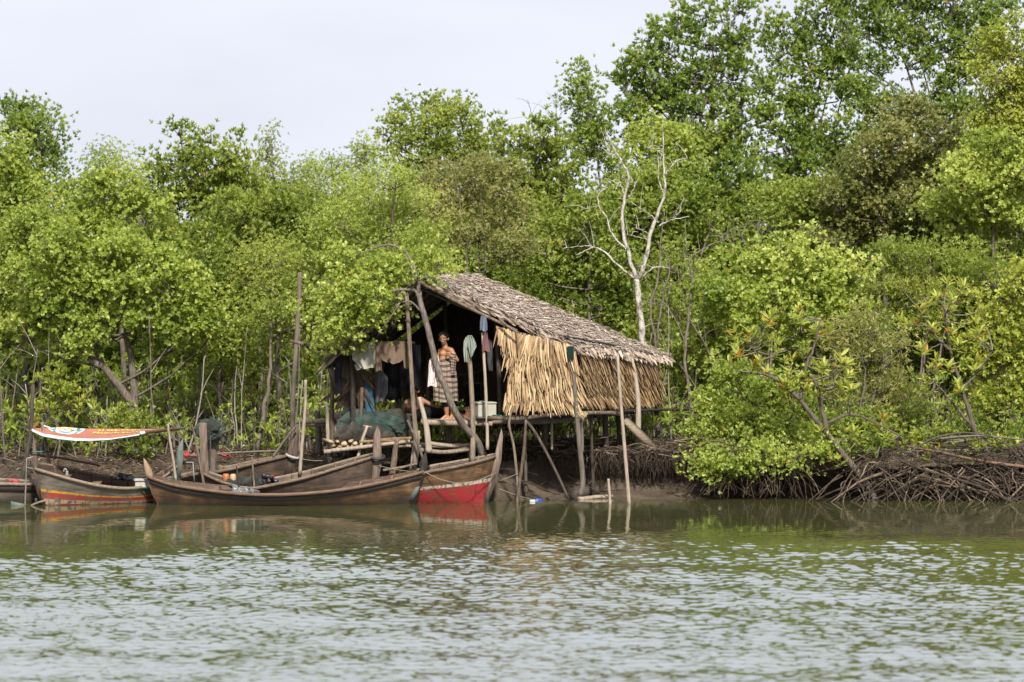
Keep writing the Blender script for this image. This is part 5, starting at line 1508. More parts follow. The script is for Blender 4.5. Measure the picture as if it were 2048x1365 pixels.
# on the mud
b = MB(); b.lathe(P(1075, 1002, 100.4), [(.01, -.08), (.045, -.07), (.05, .0), (.045, .06), (.02, .085), (.018, .11), (.005, .112)], 12, axis=(1, .3, .1)); one('blue_bottle', b, M['blue_plastic'], 'blue plastic bottle floating at the water edge under the hut', 'bottle', None, True)
b = MB(); b.lathe(P(1065, 1003, 100.0), [(.005, -.055), (.03, -.05), (.034, 0), (.03, .05), (.005, .055)], 12, axis=(1, .1, .02)); one('white_float', b, M['white_plastic'], 'white float lying in the water beside the blue bottle', 'float', None, True)
jg = empty('blue_jug', P(960, 925, 100.7), 'light blue jug standing behind the red boat', 'jug')
b = MB(); b.lathe(P(960, 924, 100.7), [(.01, 0), (.055, .005), (.06, .03), (.058, .09), (.035, .12), (.03, .14), (.02, .14)], 14); b.build('body', M['sky_plastic'], jg, True)
b = MB(); b.torus(P(966, 916, 100.66), .035, .009, (0, 1, 0)); b.build('handle', M['sky_plastic'], jg, True)
for lb, (px, py, Y), mt, sz in (('red rag lying on the mud behind the blue end post', (375, 912, 103.3), 'red_plastic', (.22, .15, .09)), ('red tray edge on the mud behind the net stump', (435, 912, 103.4), 'red_plastic', (.55, .10, .03)), ('white plastic scrap on the mud left of the thick post', (695, 925, 101.5), 'clear_sheet', (.12, .1, .06)),
                                ('torn white plastic bags under the firewood platform', (682, 915, 101.7), 'clear_sheet', (.22, .15, .12)), ('red bundle lying in the far left boat', (30, 966, 99.9), 'red_plastic', (.22, .12, .05))):
    b = MB()
    for k in range(7): b.box(P(px, py, Y) + Vector((rnd.uniform(-.5, .5) * sz[0], rnd.uniform(-.5, .5) * sz[1], rnd.uniform(0, 1) * sz[2])), (sz[0] * rnd.uniform(.25, .6), sz[1] * .5, sz[2] * rnd.uniform(.4, .9)), Matrix.Rotation(rnd.uniform(-.6, .6), 3, 'Y'))
    tag(remesh('rag' if 'rag' in lb or 'bundle' in lb else 'plastic_scrap', b, M[mt], None, .015, 2), lb, 'rag' if 'rag' in lb or 'bundle' in lb else 'scrap')
b = MB(); sp = curve_pts([P(1085, 1003, 100.6), P(1125, 995, 101.0), P(1165, 986, 101.2), P(1190, 978, 101.4)], 10); b.tube(sp, [.05, .14], 10, .3, .2); one('driftwood_log', b, M['pole_dark'], 'dark half sunk log lying on the mud under the hut', 'log', None, True)
b = MB(); b.tube(curve_pts([P(1155, 1000, 100.7), P(1190, 995, 100.9), P(1225, 993, 101.1)], 8), [.05, .035], 9, .7, .3); one('driftwood_branch', b, M['pole'], 'pale driftwood branch at the water edge below the hut', 'branch', None, True)
b = MB(); b.prism([P(1243, 838, 102), P(1252, 836, 102), P(1312, 890, 101.9), P(1300, 897, 101.9)], (0, .22, .08)); one('fallen_plank', b, M['plank_light'], 'broad weathered plank sloping from the hut floor down to the bank', 'plank')
for lb, pts, Y, r in (('thin pale stick leaning from the bank to the lone stake', [(1135, 952, 1.0), (1180, 975, .4), (1217, 996, 0)], 99.7, .012), ('crooked branch reaching out of the bank right of the red boat', [(1000, 938), (1040, 942), (1075, 950)], 100.7, .018), ('long forked root sticking out of the bank face right of the red boat', [(1030, 962), (1060, 965), (1085, 980), (1120, 990)], 100.5, .018),
                      ('dead stem lying over the mud bank under the hut', [(1000, 920), (1060, 910), (1110, 915)], 101.6, .02), ('dark red palm rib lying across the root tangle', [(2060, 936, -.6), (1960, 922, -.4), (1880, 905, 0), (1810, 892, .4)], 101.0, .035), ('long pale pole lying over the roots down to the water at far right', [(2034, 1010), (1950, 970), (1840, 938), (1790, 915)], 99.9, .028),
                      ('dark arching branch over the right root tangle', [(1800, 920), (1860, 880), (1930, 866), (2000, 880), (2048, 925)], 100.6, .022), ('black branch lying along the roots at the right edge', [(1880, 878), (1960, 872), (2048, 880)], 101.2, .024)):
    stake(lb, pts, Y, r, r * .6, 'plank_brown' if 'red palm' in lb else ('pole_dark' if 'dark' in lb or 'black' in lb else 'root'), 'branch', 'branch')

M['rope'] = plain('rope', (.33, .29, .22), .85, .25, 20, .2)
for lb, pts in (('rope from the tyre post boat to the front boat stem', [P(757, 932, 100.2), P(800, 941, 99.8), P(850, 946, 99.4)]), ('mooring line drawn along the side of the red boat', [P(850, 945, 99.38), P(890, 962, 99.3), P(940, 966, 99.35), P(992, 946, 99.85)]), ('mooring line from the red boat stem to the forked hut stilt', [P(1000, 962, 99.9), P(1010, 958, 99.85), P(1036, 948, 99.8)]),
                ('pale rope hanging from the red boat stem to the bank', [P(1000, 950, 99.9), P(1015, 966, 100.1), P(1040, 970, 100.4)]), ('thin line from the red boat to the mud under the hut', [P(998, 978, 99.9), P(1030, 990, 100.0), P(1062, 999, 100.2)]), ('dark line from the white tyre to the firewood platform', [P(600, 918, 101.2), P(630, 922, 101.2), P(658, 921, 101.3)])):
    b = MB(); b.tube(curve_pts(pts, 12), .007, 5); one('rope', b, M['rope'], lb, 'rope', None, True)

# ------------------------------------------------------------------ awning with a printed banner
M['banner_red'] = plain('banner_red', (.56, .215, .15), .6, .14, 4, .1)
M['banner_white'] = plain('banner_white', (1.0, 1.0, 1.0), .6, .03, 4, .05)
M['banner_yellow'] = plain('banner_yellow', (.80, .62, .14), .6, .1, 4, .05)
M['banner_green'] = plain('banner_green', (.06, .36, .14), .6, .1, 4, .05)
M['banner_blue'] = plain('banner_blue', (.10, .42, .48), .6, .1, 4, .05)
aw = empty('banner_awning', P(200, 880, 100.0), 'old brown red printed banner stretched on poles as an awning over the striped boat', 'awning')
FRONT = [(64, 859), (85, 869), (115, 874), (150, 878), (185, 878.5), (220, 877), (255, 872), (285, 867)]
BACK = [(66, 857), (95, 856), (130, 853.5), (165, 857), (200, 857.5), (245, 858), (290, 859), (340, 859)]
fx, fy = zip(*FRONT); bx_, by_ = zip(*BACK)


def aw_pt(u, v, up=0.0):
    """v = 0 at the back edge, 1 at the front edge"""
    xb, xf = 66 + (340 - 66) * u, 64 + (285 - 64) * u
    a = P(xb, np.interp(xb, bx_, by_), 100.7); c = P(xf, np.interp(xf, fx, fy), 99.0)
    q = a.lerp(c, v)
    q.z -= .05 * math.sin(math.pi * v) * math.sin(math.pi * u) + .006 * math.sin(v * 38 + u * 5) - up
    return q


b = MB(); b.grid(lambda u, v: aw_pt(u, v * .93), 50, 40); b.grid(lambda u, v: aw_pt(u, v * .93, -.006), 50, 40); b.build('banner', M['banner_red'], aw, True)
b = MB(); b.grid(lambda u, v: aw_pt(u, .93 + .07 * v, .002 + .0 * v) - Vector((0, 0, .03 * v)), 50, 4); b.grid(lambda u, v: aw_pt(u, .93 + .07 * v, -.006) - Vector((0, 0, .03 * v)), 50, 4); b.build('white_border', M['banner_white'], aw, True)


def patch(name, mat, f, nu, nv, up):
    b = MB(); b.grid(lambda u, v: aw_pt(*f(u, v), up), nu, nv); return b.build(name, M[mat], aw, True)


def disc(cu, cv, ru, rv, r0, r1, a0=0.0, a1=6.2832):
    return lambda u, v: (cu + ru * (r0 + (r1 - r0) * v) * math.cos(a0 + (a1 - a0) * u), max(.004, cv + rv * (r0 + (r1 - r0) * v) * math.sin(a0 + (a1 - a0) * u)))


patch('emblem', 'banner_white', disc(.25, .05, .135, .46, 0, 1, 0, math.pi), 30, 10, .006)
patch('emblem_ring', 'banner_blue', disc(.25, .05, .135, .46, .80, .90, .15, 2.9), 30, 3, .010)
patch('emblem_line', 'banner_red', disc(.25, .05, .135, .46, .60, .65, .1, 3.0), 30, 3, .010)
for k, (cu, cv, ru, rv, mt) in enumerate([(.20, .12, .010, .05, 'banner_yellow'), (.23, .12, .010, .06, 'banner_yellow'), (.275, .10, .016, .05, 'banner_yellow'), (.30, .20, .012, .05, 'banner_green'), (.34, .12, .012, .06, 'banner_green'), (.25, .22, .010, .04, 'banner_red'), (.165, .20, .012, .06, 'banner_blue')]):
    patch('emblem_mark', mt, (lambda cu, cv, ru, rv: lambda u, v: (cu + ru * (2 * u - 1), cv + rv * (2 * v - 1)))(cu, cv, ru, rv), 4, 4, .011)
# two lines of yellow capitals, too worn and foreshortened to read
lt = MB(); gg = random.Random(4)
for row, (v0, hh) in enumerate(((.06, .10), (.22, .12))):
    u = .49 - .03 * (row == 1)
    while u < .93:
        w = gg.uniform(.014, .024)
        for k in range(gg.choice((2, 3, 3))):
            a = u + gg.uniform(0, w * .6); c = v0 + gg.uniform(0, hh * .4)
            du, dv = (w * .4, hh) if gg.random() < .5 else (w, hh * .35)
            lt.grid(lambda x, y: aw_pt(min(a + du * x, .98), c + dv * y, .008 + .001 * row + .0007 * k), 3, 3)
        u += w + .008
lt.build('lettering', M['banner_yellow'], aw)
pole('rolled_edge', [P(289, 866, 99.0), P(320, 862, 99.7), P(360, 857, 100.6)], .035, .03, 'plank_brown', aw)
b = MB(); b.tube([P(280, 867, 98.95), P(289, 866, 99.0)], .032, 8); b.tube([P(354, 858, 100.5), P(358, 857.5, 100.57)], .036, 8); b.build('tie', M['banner_white'], aw)
pole('awning_pole', [P(352, 858, 100.4), P(369, 856, 100.75)], .022, .015, 'pole_dark', aw)
pole('awning_pole', [P(62, 862, 98.95), P(66, 858, 99.8), P(70, 856, 100.8)], .018, .015, 'pole', aw)
b = MB(); b.tube(curve_pts([P(84, 849, 100.6), P(90, 853, 100.6), P(100, 856, 100.5)], 6), .014, 6); b.build('tie', M['banner_white'], aw)

# ------------------------------------------------------------------ laundry and household things
def garment(label, rows, Y, mat, folds=3, depth=.03, name='cloth', cat='cloth', gap=.03, also=()):
    """hanging cloth of two layers; rows: (y, x left, x right) from top to hem"""
    ys = [r[0] for r in rows]

    def f(layer):
        def g(u, v):
            y = ys[0] + (ys[-1] - ys[0]) * v
            a = np.interp(y, ys, [r[1] for r in rows]); c = np.interp(y, ys, [r[2] for r in rows])
            q = P(a + (c - a) * u, y + 1.5 * math.sin(u * 7 + ys[0]) * (v ** 2), Y)
            e = math.sin(math.pi * min(1, max(0, u))) ** .4
            q.y += layer * gap * .5 * (.25 + .75 * v) * e + depth * math.sin(u * folds * 6.283 + v * 1.5 + ys[0]) * (.25 + .75 * v) + depth * .6 * math.sin(u * folds * 11 + v * 4)
            return q
        return g
    b = MB()
    b.grid(f(-1), 26, 18, .6); b.grid(f(1), 26, 18, .4)
    for rows2 in also:
        rows[:] = rows2; ys[:] = [r[0] for r in rows2]
        b.grid(f(-1), 14, 18, .5); b.grid(f(1), 14, 18, .4)
    return one(name, b, M[mat], label, cat, 'clothes hung out to dry at the hut', True)


for k_, c_ in (('cl_white', (.56, .54, .47)), ('cl_brown', (.235, .165, .12)), ('cl_black', (.014, .014, .018)), ('cl_beige', (.20, .16, .13)), ('cl_teal', (.055, .15, .23)), ('cl_grey', (.25, .24, .27)), ('cl_sage', (.40, .45, .39)), ('cl_blue', (.20, .24, .32)), ('cl_pink', (.25, .12, .13)), ('cl_slate', (.09, .085, .09)), ('cl_green', (.012, .05, .045))):
    M[k_] = plain(k_, c_, .9, .14, 5, .25, .15)
garment('cream white shirt hanging on the pole at the left of the hut', [(684, 701, 750), (700, 703, 751), (720, 705, 751), (737, 720, 748)], 100.72, 'cl_white', 2, .025, 'shirt', 'shirt')
garment('sagging hem of the cream shirt hanging below it', [(729, 708, 728), (740, 712, 726)], 100.78, 'cl_white', 1, .02, 'cloth')
garment('brown sweatshirt body hung over the pole beside the white shirt', [(683, 752, 812), (700, 756, 812), (722, 764, 808), (727, 775, 800)], 100.70, 'cl_brown', 2, .02, 'sweatshirt', 'sweatshirt')
garment('hanging brown sleeve left of the brown sweatshirt', [(685, 750, 757), (710, 751, 762), (742, 751, 764)], 100.66, 'cl_brown', 1, .02, 'sleeve', 'sleeve')
garment('hanging brown sleeve right of the brown sweatshirt', [(690, 809, 814), (710, 805, 817), (737, 808, 820)], 100.68, 'cl_brown', 1, .02, 'sleeve', 'sleeve')
garment('long black trousers hanging at the left corner of the hut', [(697, 671, 685), (730, 670, 684), (790, 668, 682)], 100.9, 'cl_black', 1, .02, 'trousers', 'trousers')
garment('dull beige cloth hanging behind the black trousers', [(720, 684, 695), (756, 684, 702)], 101.2, 'cl_beige', 1, .02)
garment('teal blue shirt hung low on a stick above the nets', [(762, 726, 738), (780, 726, 744), (800, 727, 748), (826, 733, 750)], 101.2, 'cl_teal', 1, .025, 'shirt', 'shirt')
garment('pale grey shirt hanging inside the hut behind the brown sweatshirt', [(742, 752, 765), (755, 753, 776), (785, 750, 776), (803, 750, 767)], 101.5, 'cl_grey', 2, .02, 'shirt', 'shirt')
garment('black clothes hanging in the shade behind the brown sweatshirt', [(715, 778, 792), (735, 768, 798), (800, 770, 802)], 102.0, 'cl_black', 2, .03, 'trousers', 'trousers')
garment('black jacket hanging right of the tall front pole', [(690, 822, 842), (720, 820, 842), (775, 820, 838)], 101.0, 'cl_black', 2, .03, 'jacket', 'jacket')
garment('dark cloth hanging between the two black garments', [(730, 800, 816), (780, 798, 822)], 101.8, 'cl_black', 2, .03)
garment('sage green shirt hung over the top of a post in the middle of the hut', [(671, 935, 944), (676, 934, 948), (684, 935, 951), (694, 936, 953), (703, 938, 949), (714, 940, 945)], 100.10, 'cl_sage', 2, .04, 'shirt', 'shirt', .05, also=([(674, 932, 939), (684, 927, 937), (700, 926, 934), (724, 929, 935)],))
garment('grey blue cap like cloth on the top of the thin post', [(632, 962, 973), (645, 960, 974), (662, 960, 975)], 99.98, 'cl_blue', 2, .025, 'cloth', 'cloth', .07)
garment('dusty pink cloth hanging on the thin post under the blue one', [(662, 968, 974), (690, 964, 978), (703, 964, 980)], 100.0, 'cl_pink', 1, .02)
garment('dark grey trousers hanging at the corner of the leaf wall', [(680, 974, 984), (720, 974, 986), (742, 978, 985)], 100.4, 'cl_slate', 1, .02, 'trousers', 'trousers')
garment('dark green net bag hanging from the eave pole by the leaf wall', [(693, 1134, 1147), (705, 1134, 1148), (717, 1137, 1147)], 99.55, 'cl_green', 2, .02, 'bag', 'bag', .06)


def floral():
    m, nt, p = new_mat('cl_floral'); N, L = nt.nodes.new, nt.links.new
    tc = N('ShaderNodeTexCoord'); vo = N('ShaderNodeTexVoronoi'); vo.inputs['Scale'].default_value = 34
    L(tc.outputs['Object'], vo.inputs[0]); r = ramp(nt, [(.22, (.15, .045, .06)), (.38, (.56, .46, .44)), (.7, (.58, .50, .48))]); L(vo.outputs['Distance'], r.inputs[0]); L(r.outputs[0], p.inputs['Base Color']); p.inputs['Roughness'].default_value = .9
    return m


M['cl_floral'] = floral()
garment('pinkish patterned cloth hung over the leaning tree trunk', [(712, 866, 876), (720, 859, 879), (732, 857, 878), (755, 856, 874), (773, 855, 874)], 100.0, 'cl_floral', 2, .03, 'cloth', 'cloth', .06)
cb_ = empty('cool_box', P(970, 836, 100.5), 'dirty white foam cool box with a lid on the hut floor', 'cool box')
rbox('body', P(970, 821, 100.55), (.36, .30, .25), 'white_foam', cb_, .012, .3); rbox('lid', P(970, 806, 100.55), (.38, .32, .03), 'white_foam', cb_, .008, .3)
b = MB(); b.lathe(P(965, 804, 100.5), [(.06, 0), (.065, .012), (.0, .02)], 14); b.build('dish', M['white_plastic'], cb_, True)
b = MB(); b.lathe(P(992, 835, 100.1), [(.01, 0), (.06, .005), (.075, .04), (.078, .045), (.07, .045), (.05, .012), (.01, .01)], 16); one('green_bowl', b, M['green_plastic'], 'green plastic bowl beside the cool box', 'bowl', None, True)
b = MB(); b.lathe(P(1002, 834, 100.2), [(.01, 0), (.05, .005), (.055, .03), (.05, .03), (.01, .01)], 16); one('green_dish', b, M['green_plastic'], 'smaller green dish right of the green bowl', 'dish', None, True)
b = MB(); b.lathe(P(905, 815, 102.3), [(.02, 0), (.14, .02), (.20, .11), (.205, .12), (.19, .12), (.12, .03), (.01, .02)], 20); one('teal_basin', b, M['cord_green'], 'teal plastic basin on the hut floor behind the standing man', 'basin', None, True)
bx2 = empty('black_stove', P(950, 805, 102.6), 'black box like stove standing at the back of the hut', 'stove'); rbox('body', P(945, 790, 102.6), (.28, .4, .45), 'cl_black', bx2, .01); rbox('top', P(945, 766, 102.6), (.32, .44, .03), 'tarp', bx2, .006)

# ------------------------------------------------------------------ people
M['skin'] = grain('skin', [(.3, (.235, .110, .058)), (.7, (.31, .155, .086))], (6, 6, 6), .5, .08, .003, 4, 0, spec=.35, k=1.0)
M['skin_dark'] = grain('skin_dark', [(.3, (.155, .070, .040)), (.7, (.22, .11, .064))], (6, 6, 6), .5, .08, .003, 4, 0, spec=.35, k=1.0)
M['hair'] = grain('hair', [(.3, (.006, .005, .005)), (.7, (.02, .018, .017))], (40, 40, 40), .85, .5, .006, 4, 0, spec=.15)
M['eye_dark'] = plain('eye_dark', (.012, .008, .007), .3, .05)
M['teeth'] = plain('teeth', (.70, .66, .60), .4, .05)
M['lip'] = plain('lip', (.20, .065, .05), .5, .1)


def sarong_mat():
    m, nt, p = new_mat('sarong_stripe'); N, L = nt.nodes.new, nt.links.new
    uv = N('ShaderNodeTexCoord'); sx = N('ShaderNodeSeparateXYZ'); L(uv.outputs['UV'], sx.inputs[0])
    no = N('ShaderNodeTexNoise'); no.inputs['Scale'].default_value = 3; L(uv.outputs['UV'], no.inputs[0])
    w = N('ShaderNodeMath'); w.operation = 'MULTIPLY_ADD'; w.inputs[1].default_value = .10; L(no.outputs[0], w.inputs[0]); L(sx.outputs[1], w.inputs[2])
    mu = N('ShaderNodeMath'); mu.operation = 'MULTIPLY'; mu.inputs[1].default_value = 8.0; L(w.outputs[0], mu.inputs[0])
    fr = N('ShaderNodeMath'); fr.operation = 'FRACT'; L(mu.outputs[0], fr.inputs[0])
    r = ramp(nt, [(0, (.22, .17, .115)), (.48, (.016, .012, .015)), (.62, (.13, .075, .105)), (.73, (.014, .012, .015)), (.88, (.22, .17, .115))]); r.color_ramp.interpolation = 'CONSTANT'
    L(fr.outputs[0], r.inputs[0])
    m2 = N('ShaderNodeMath'); m2.operation = 'MULTIPLY'; m2.inputs[1].default_value = 14; L(sx.outputs[0], m2.inputs[0])
    f2 = N('ShaderNodeMath'); f2.operation = 'FRACT'; L(m2.outputs[0], f2.inputs[0])
    r2 = ramp(nt, [(0, (1, 1, 1)), (.78, (.62, .58, .58)), (.92, (1, 1, 1))]); r2.color_ramp.interpolation = 'CONSTANT'; L(f2.outputs[0], r2.inputs[0])
    mx = N('ShaderNodeMixRGB'); mx.blend_type = 'MULTIPLY'; mx.inputs[0].default_value = .8; L(r.outputs[0], mx.inputs[1]); L(r2.outputs[0], mx.inputs[2])
    L(mx.outputs[0], p.inputs['Base Color']); p.inputs['Roughness'].default_value = .9
    return m


M['sarong'] = sarong_mat()


def head_into(b, c, face, up, s=1.0):
    """skull, jaw, nose, ears, neck root; c: centre of the skull, face: direction it looks"""
    f = Vector(face).normalized(); u = Vector(up).normalized(); r = f.cross(u).normalized(); u = r.cross(f)
    c = Vector(c)
    capsule(b, c + u * .018 - f * .020, c + u * .012 + f * .018, .083 * s, .080 * s)
    capsule(b, c - u * .035 + f * .022, c - u * .070 + f * .040, .064 * s, .046 * s)
    capsule(b, c - u * .088 + f * .052, c - u * .092 + f * .056, .026 * s, .024 * s)
    capsule(b, c + u * .008 + f * .090, c - u * .026 + f * .106, .010 * s, .015 * s)
    for sg in (-1, 1):
        capsule(b, c + r * sg * .032 * s - u * .022 + f * .072, c + r * sg * .036 * s - u * .026 + f * .070, .022 * s, .020 * s)
        capsule(b, c + r * sg * .088 * s + u * .012 - f * .012, c + r * sg * .086 * s - u * .026 - f * .006, .017 * s, .012 * s)
        capsule(b, c + r * sg * .016 * s + u * .026 + f * .086, c + r * sg * .050 * s + u * .024 + f * .072, .011, .010)
    return f, u, r


def face_parts(root, c, f, u, r):
    c = Vector(c)
    b = MB()
    for sg in (-1, 1): capsule(b, c + r * sg * .022 + u * .006 + f * .094, c + r * sg * .042 + u * .006 + f * .087, .0042, .004, 8)
    b.build('eyes', M['eye_dark'], root, True)
    b = MB()
    for sg in (-1, 1): capsule(b, c + r * sg * .016 + u * .030 + f * .099, c + r * sg * .050 + u * .029 + f * .086, .0035, .003, 8)
    b.build('eyebrows', M['hair'], root, True)
    b = MB(); capsule(b, c - r * .026 - u * .052 + f * .090, c + r * .026 - u * .052 + f * .090, .013, .013, 8); b.build('lips', M['lip'], root, True)
    b = MB(); capsule(b, c - r * .018 - u * .050 + f * .099, c + r * .018 - u * .050 + f * .099, .007, .007, 8); b.build('teeth', M['teeth'], root, True)


def hair_part(root, c, f, u, r, fringe=True):
    b = MB(); c = Vector(c)
    g = np.random.default_rng(2)
    for k in range(110):
        th, ph = g.uniform(-2.6, 2.6), g.uniform(.15, 1.5)
        d = u * math.sin(ph) + (-f * math.cos(th) + r * math.sin(th)) * math.cos(ph)
        if d.dot(f) > .45 and d.dot(u) < .62: continue
        q = c + u * .016 + d * .080
        capsule(b, q, q + (d * .6 + f * .5 + Vector((g.normal(0, .5), g.normal(0, .3), g.normal(.2, .4)))) * .026, .028, .014, 7)
    remesh('hair', b, M['hair'], root, .009, 2)


def hand_into(b, wrist, palm_dir, side, curl, s=1.0):
    """palm, four fingers of different lengths bent towards curl, and a thumb from the side of the palm"""
    d = Vector(palm_dir).normalized(); k = Vector(side).normalized(); c = Vector(curl).normalized()
    w = Vector(wrist)
    for o in (-.026, -.009, .009, .026): capsule(b, w + k * o * .6, w + d * .075 + k * o, .013 * s, .0125 * s, 8)
    for o, L in ((-.030, .060), (-.010, .074), (.010, .078), (.029, .068)):
        p0 = w + d * .080 + k * o; p1 = p0 + (d * .75 + c * .65) * L * .5; p2 = p1 + (d * .15 + c * 1.0) * L * .35; p3 = p2 + (c * .75 - d * .6) * L * .25
        capsule(b, p0, p1, .0095, .0088, 8); capsule(b, p1, p2, .0088, .008, 8); capsule(b, p2, p3, .008, .0072, 8)
    t0 = w + d * .022 + k * .032; t1 = t0 + d * .030 + k * .024 + c * .012; t2 = t1 + d * .026 - k * .004 + c * .022
    capsule(b, t0, t1, .0135, .0105, 8); capsule(b, t1, t2, .0105, .0085, 8)


def foot_into(b, ankle, heel, toe, side):
    a, h, t = Vector(ankle), Vector(heel), Vector(toe)
    d = (t - h).normalized(); k = Vector(side).normalized()
    capsule(b, a, h + Vector((0, 0, .035)), .036, .034); capsule(b, h + Vector((0, 0, .034)), h.lerp(t, .62) + Vector((0, 0, .030)), .034, .030)
    capsule(b, a + d * .03 - Vector((0, 0, .012)), h.lerp(t, .6) + Vector((0, 0, .034)), .034, .028)
    for i, o in enumerate((-.030, -.014, .001, .015, .030)):
        p = h.lerp(t, .66) + k * o + Vector((0, 0, .018))
        capsule(b, p, p + d * (.075, .078, .07, .062, .05)[i], .015, (.014, .0105, .010, .0095, .009)[i], 8)


# --- the standing man: chest turned to the left, looking out at the river
Ym = 101.0
pm = empty('person', P(893, 840, Ym), 'bare chested young man standing in the hut, holding a striped sarong up with one hand', 'person')
b = MB()
hc = P(887.5, 678, Ym - .02)
fdir = Vector((-.22, -1, -.06))
f_, u_, r_ = head_into(b, hc, fdir, Vector((-.10, .02, 1)))
neck = P(890.5, 697, Ym + .01)
capsule(b, hc - Vector((0, -.02, .06)), neck, .052, .058)
chest = P(888, 716, Ym); belly = P(889, 738, Ym); hip = P(890, 762, Ym)
sl, sr_ = P(902, 702, Ym - .10), P(882, 703, Ym + .14)     # near shoulder, far shoulder
capsule(b, neck - Vector((0, 0, .01)), sl, .055, .062); capsule(b, neck - Vector((0, 0, .01)), sr_, .055, .060)
capsule(b, P(896, 711, Ym - .05), P(886, 711, Ym + .07), .078, .076); capsule(b, chest, belly, .094, .084); capsule(b, belly, hip, .088, .105)
capsule(b, P(886, 708, Ym - .03), P(885, 709, Ym + .05), .066, .064)
elbow = P(914, 721, Ym - .16); wrist = P(903, 713, Ym - .27)
capsule(b, sl, sl.lerp(elbow, .5), .056, .049); capsule(b, sl.lerp(elbow, .5), elbow, .049, .038); capsule(b, elbow, elbow.lerp(wrist, .4), .039, .040); capsule(b, elbow.lerp(wrist, .4), wrist, .040, .026)
hand_into(b, wrist, (P(896, 708, Ym - .29) - wrist), Vector((0, -.4, 1)), Vector((-.3, .6, -.7)))
e2 = P(873, 724, Ym + .14); w2 = P(879, 722, Ym - .06)
capsule(b, sr_, e2, .052, .037); capsule(b, e2, w2, .038, .026); hand_into(b, w2, Vector((.6, -.5, -.1)), Vector((0, -.2, 1)), Vector((.4, .5, -.7)))
for kx, ax, hx, tx, dy in ((892, 894, 898, 873, -.07), (905, 905, 908, 896, .07)):
    hp = P((kx + 892) / 2, 768, Ym + dy); kn = P(kx, 803, Ym + dy - .02); an = P(ax, 832, Ym + dy)
    capsule(b, hp, kn, .088, .055); capsule(b, kn, kn.lerp(an, .35), .053, .056); capsule(b, kn.lerp(an, .35), an, .056, .034)
    foot_into(b, an, P(hx, 842.5, Ym + dy), P(tx, 843.5, Ym + dy - .08), Vector((0, 1, 0)))
remesh('body', b, M['skin'], pm, .0065, 4)
hair_part(pm, hc, f_, u_, r_); face_parts(pm, hc, f_, u_, r_)


def sarong_pt(u, v):
    """wrapped tube from the chest to below the knee; u round the body"""
    t = u * 6.2832
    cx = np.interp(v, [0, .3, .7, 1], [889, 890, 890, 891]); hw = np.interp(v, [0, .12, .3, .6, 1], [13, 17, 21, 23, 22.5]); hd = np.interp(v, [0, .3, 1], [.15, .19, .20])
    top = 717 - 9 * math.cos(t + .4) * (1 - v) ** 2
    y = top + (803 - top) * v + 1.2 * math.sin(t * 3) * v + 5 * math.sin(t + 2.2) * (1 - v)
    fo = 1 + .075 * math.sin(t * 7 + v * 2.5) * (.3 + v) + .05 * math.sin(t * 13 + 1 + v * 2)
    q = P(cx + hw * math.cos(t) * fo, y, Ym)
    q.y += hd * math.sin(t) * fo - .02
    return q


b = MB(); b.grid(sarong_pt, 120, 50); b.build('sarong', M['sarong'], pm, True)
b = MB()
b.grid(lambda u, v: P(902 + 9 * math.sin(u * 3.1) * (1 - .3 * v) + 4 * u, 706 + 8 * u + (45 - 10 * u) * v, Ym - .30 + .13 * u + .02 * math.sin(u * 16 + v * 3) + .06 * v), 26, 24)
b.build('gathered_fold', M['sarong'], pm, True)
b = MB()
for kx, dy in ((892, -.07), (905, .07)):
    capsule(b, P(kx, 772, Ym + dy), P(kx, 806, Ym + dy - .02), .105, .092, 18)
remesh('shorts', b, M['cl_black'], pm, .012, 2)

# --- the man sitting on the floor, leaning back on one arm, legs stretched to the right
Ys = 101.55
ps = empty('person', P(850, 838, Ys), 'bare chested man in black shorts sitting on the hut floor, leaning back on one arm', 'person')
b = MB()
hc2 = P(829, 783, Ys - .02)
f2, u2, r2 = head_into(b, hc2, Vector((-.45, -1, -.15)), Vector((-.05, 0, 1)))
nk = P(830, 799, Ys)
capsule(b, hc2 - Vector((0, 0, .06)), nk, .05, .055)
s1, s2 = P(813, 806, Ys - .05), P(843, 800, Ys + .05)
capsule(b, nk, s1, .052, .056); capsule(b, nk, s2, .052, .056)
capsule(b, P(820, 812, Ys - .02), P(840, 809, Ys + .02), .085, .085); capsule(b, P(829, 812, Ys), P(834, 829, Ys), .105, .10); capsule(b, P(834, 828, Ys), P(842, 832, Ys), .10, .11)
e1 = P(806, 822, Ys + .06); w1 = P(807, 838, Ys + .1)
capsule(b, s1, e1, .052, .040); capsule(b, e1, w1, .040, .030); hand_into(b, w1 + Vector((0, 0, .02)), Vector((-.7, -.7, -.1)), Vector((.7, -.7, 0)), Vector((-.2, -.2, -1)))
e3 = P(862, 810, Ys - .03); w3 = P(876, 815, Ys - .16)
capsule(b, s2, e3, .050, .038); capsule(b, e3, w3, .039, .027); hand_into(b, w3, Vector((.9, -.1, -.1)), Vector((0, -.9, .3)), Vector((.3, 0, -1)))
k1 = P(888, 820, Ys - .12); a1 = P(928, 834, Ys - .12); k2 = P(890, 828, Ys + .10); a2 = P(932, 833, Ys + .1)
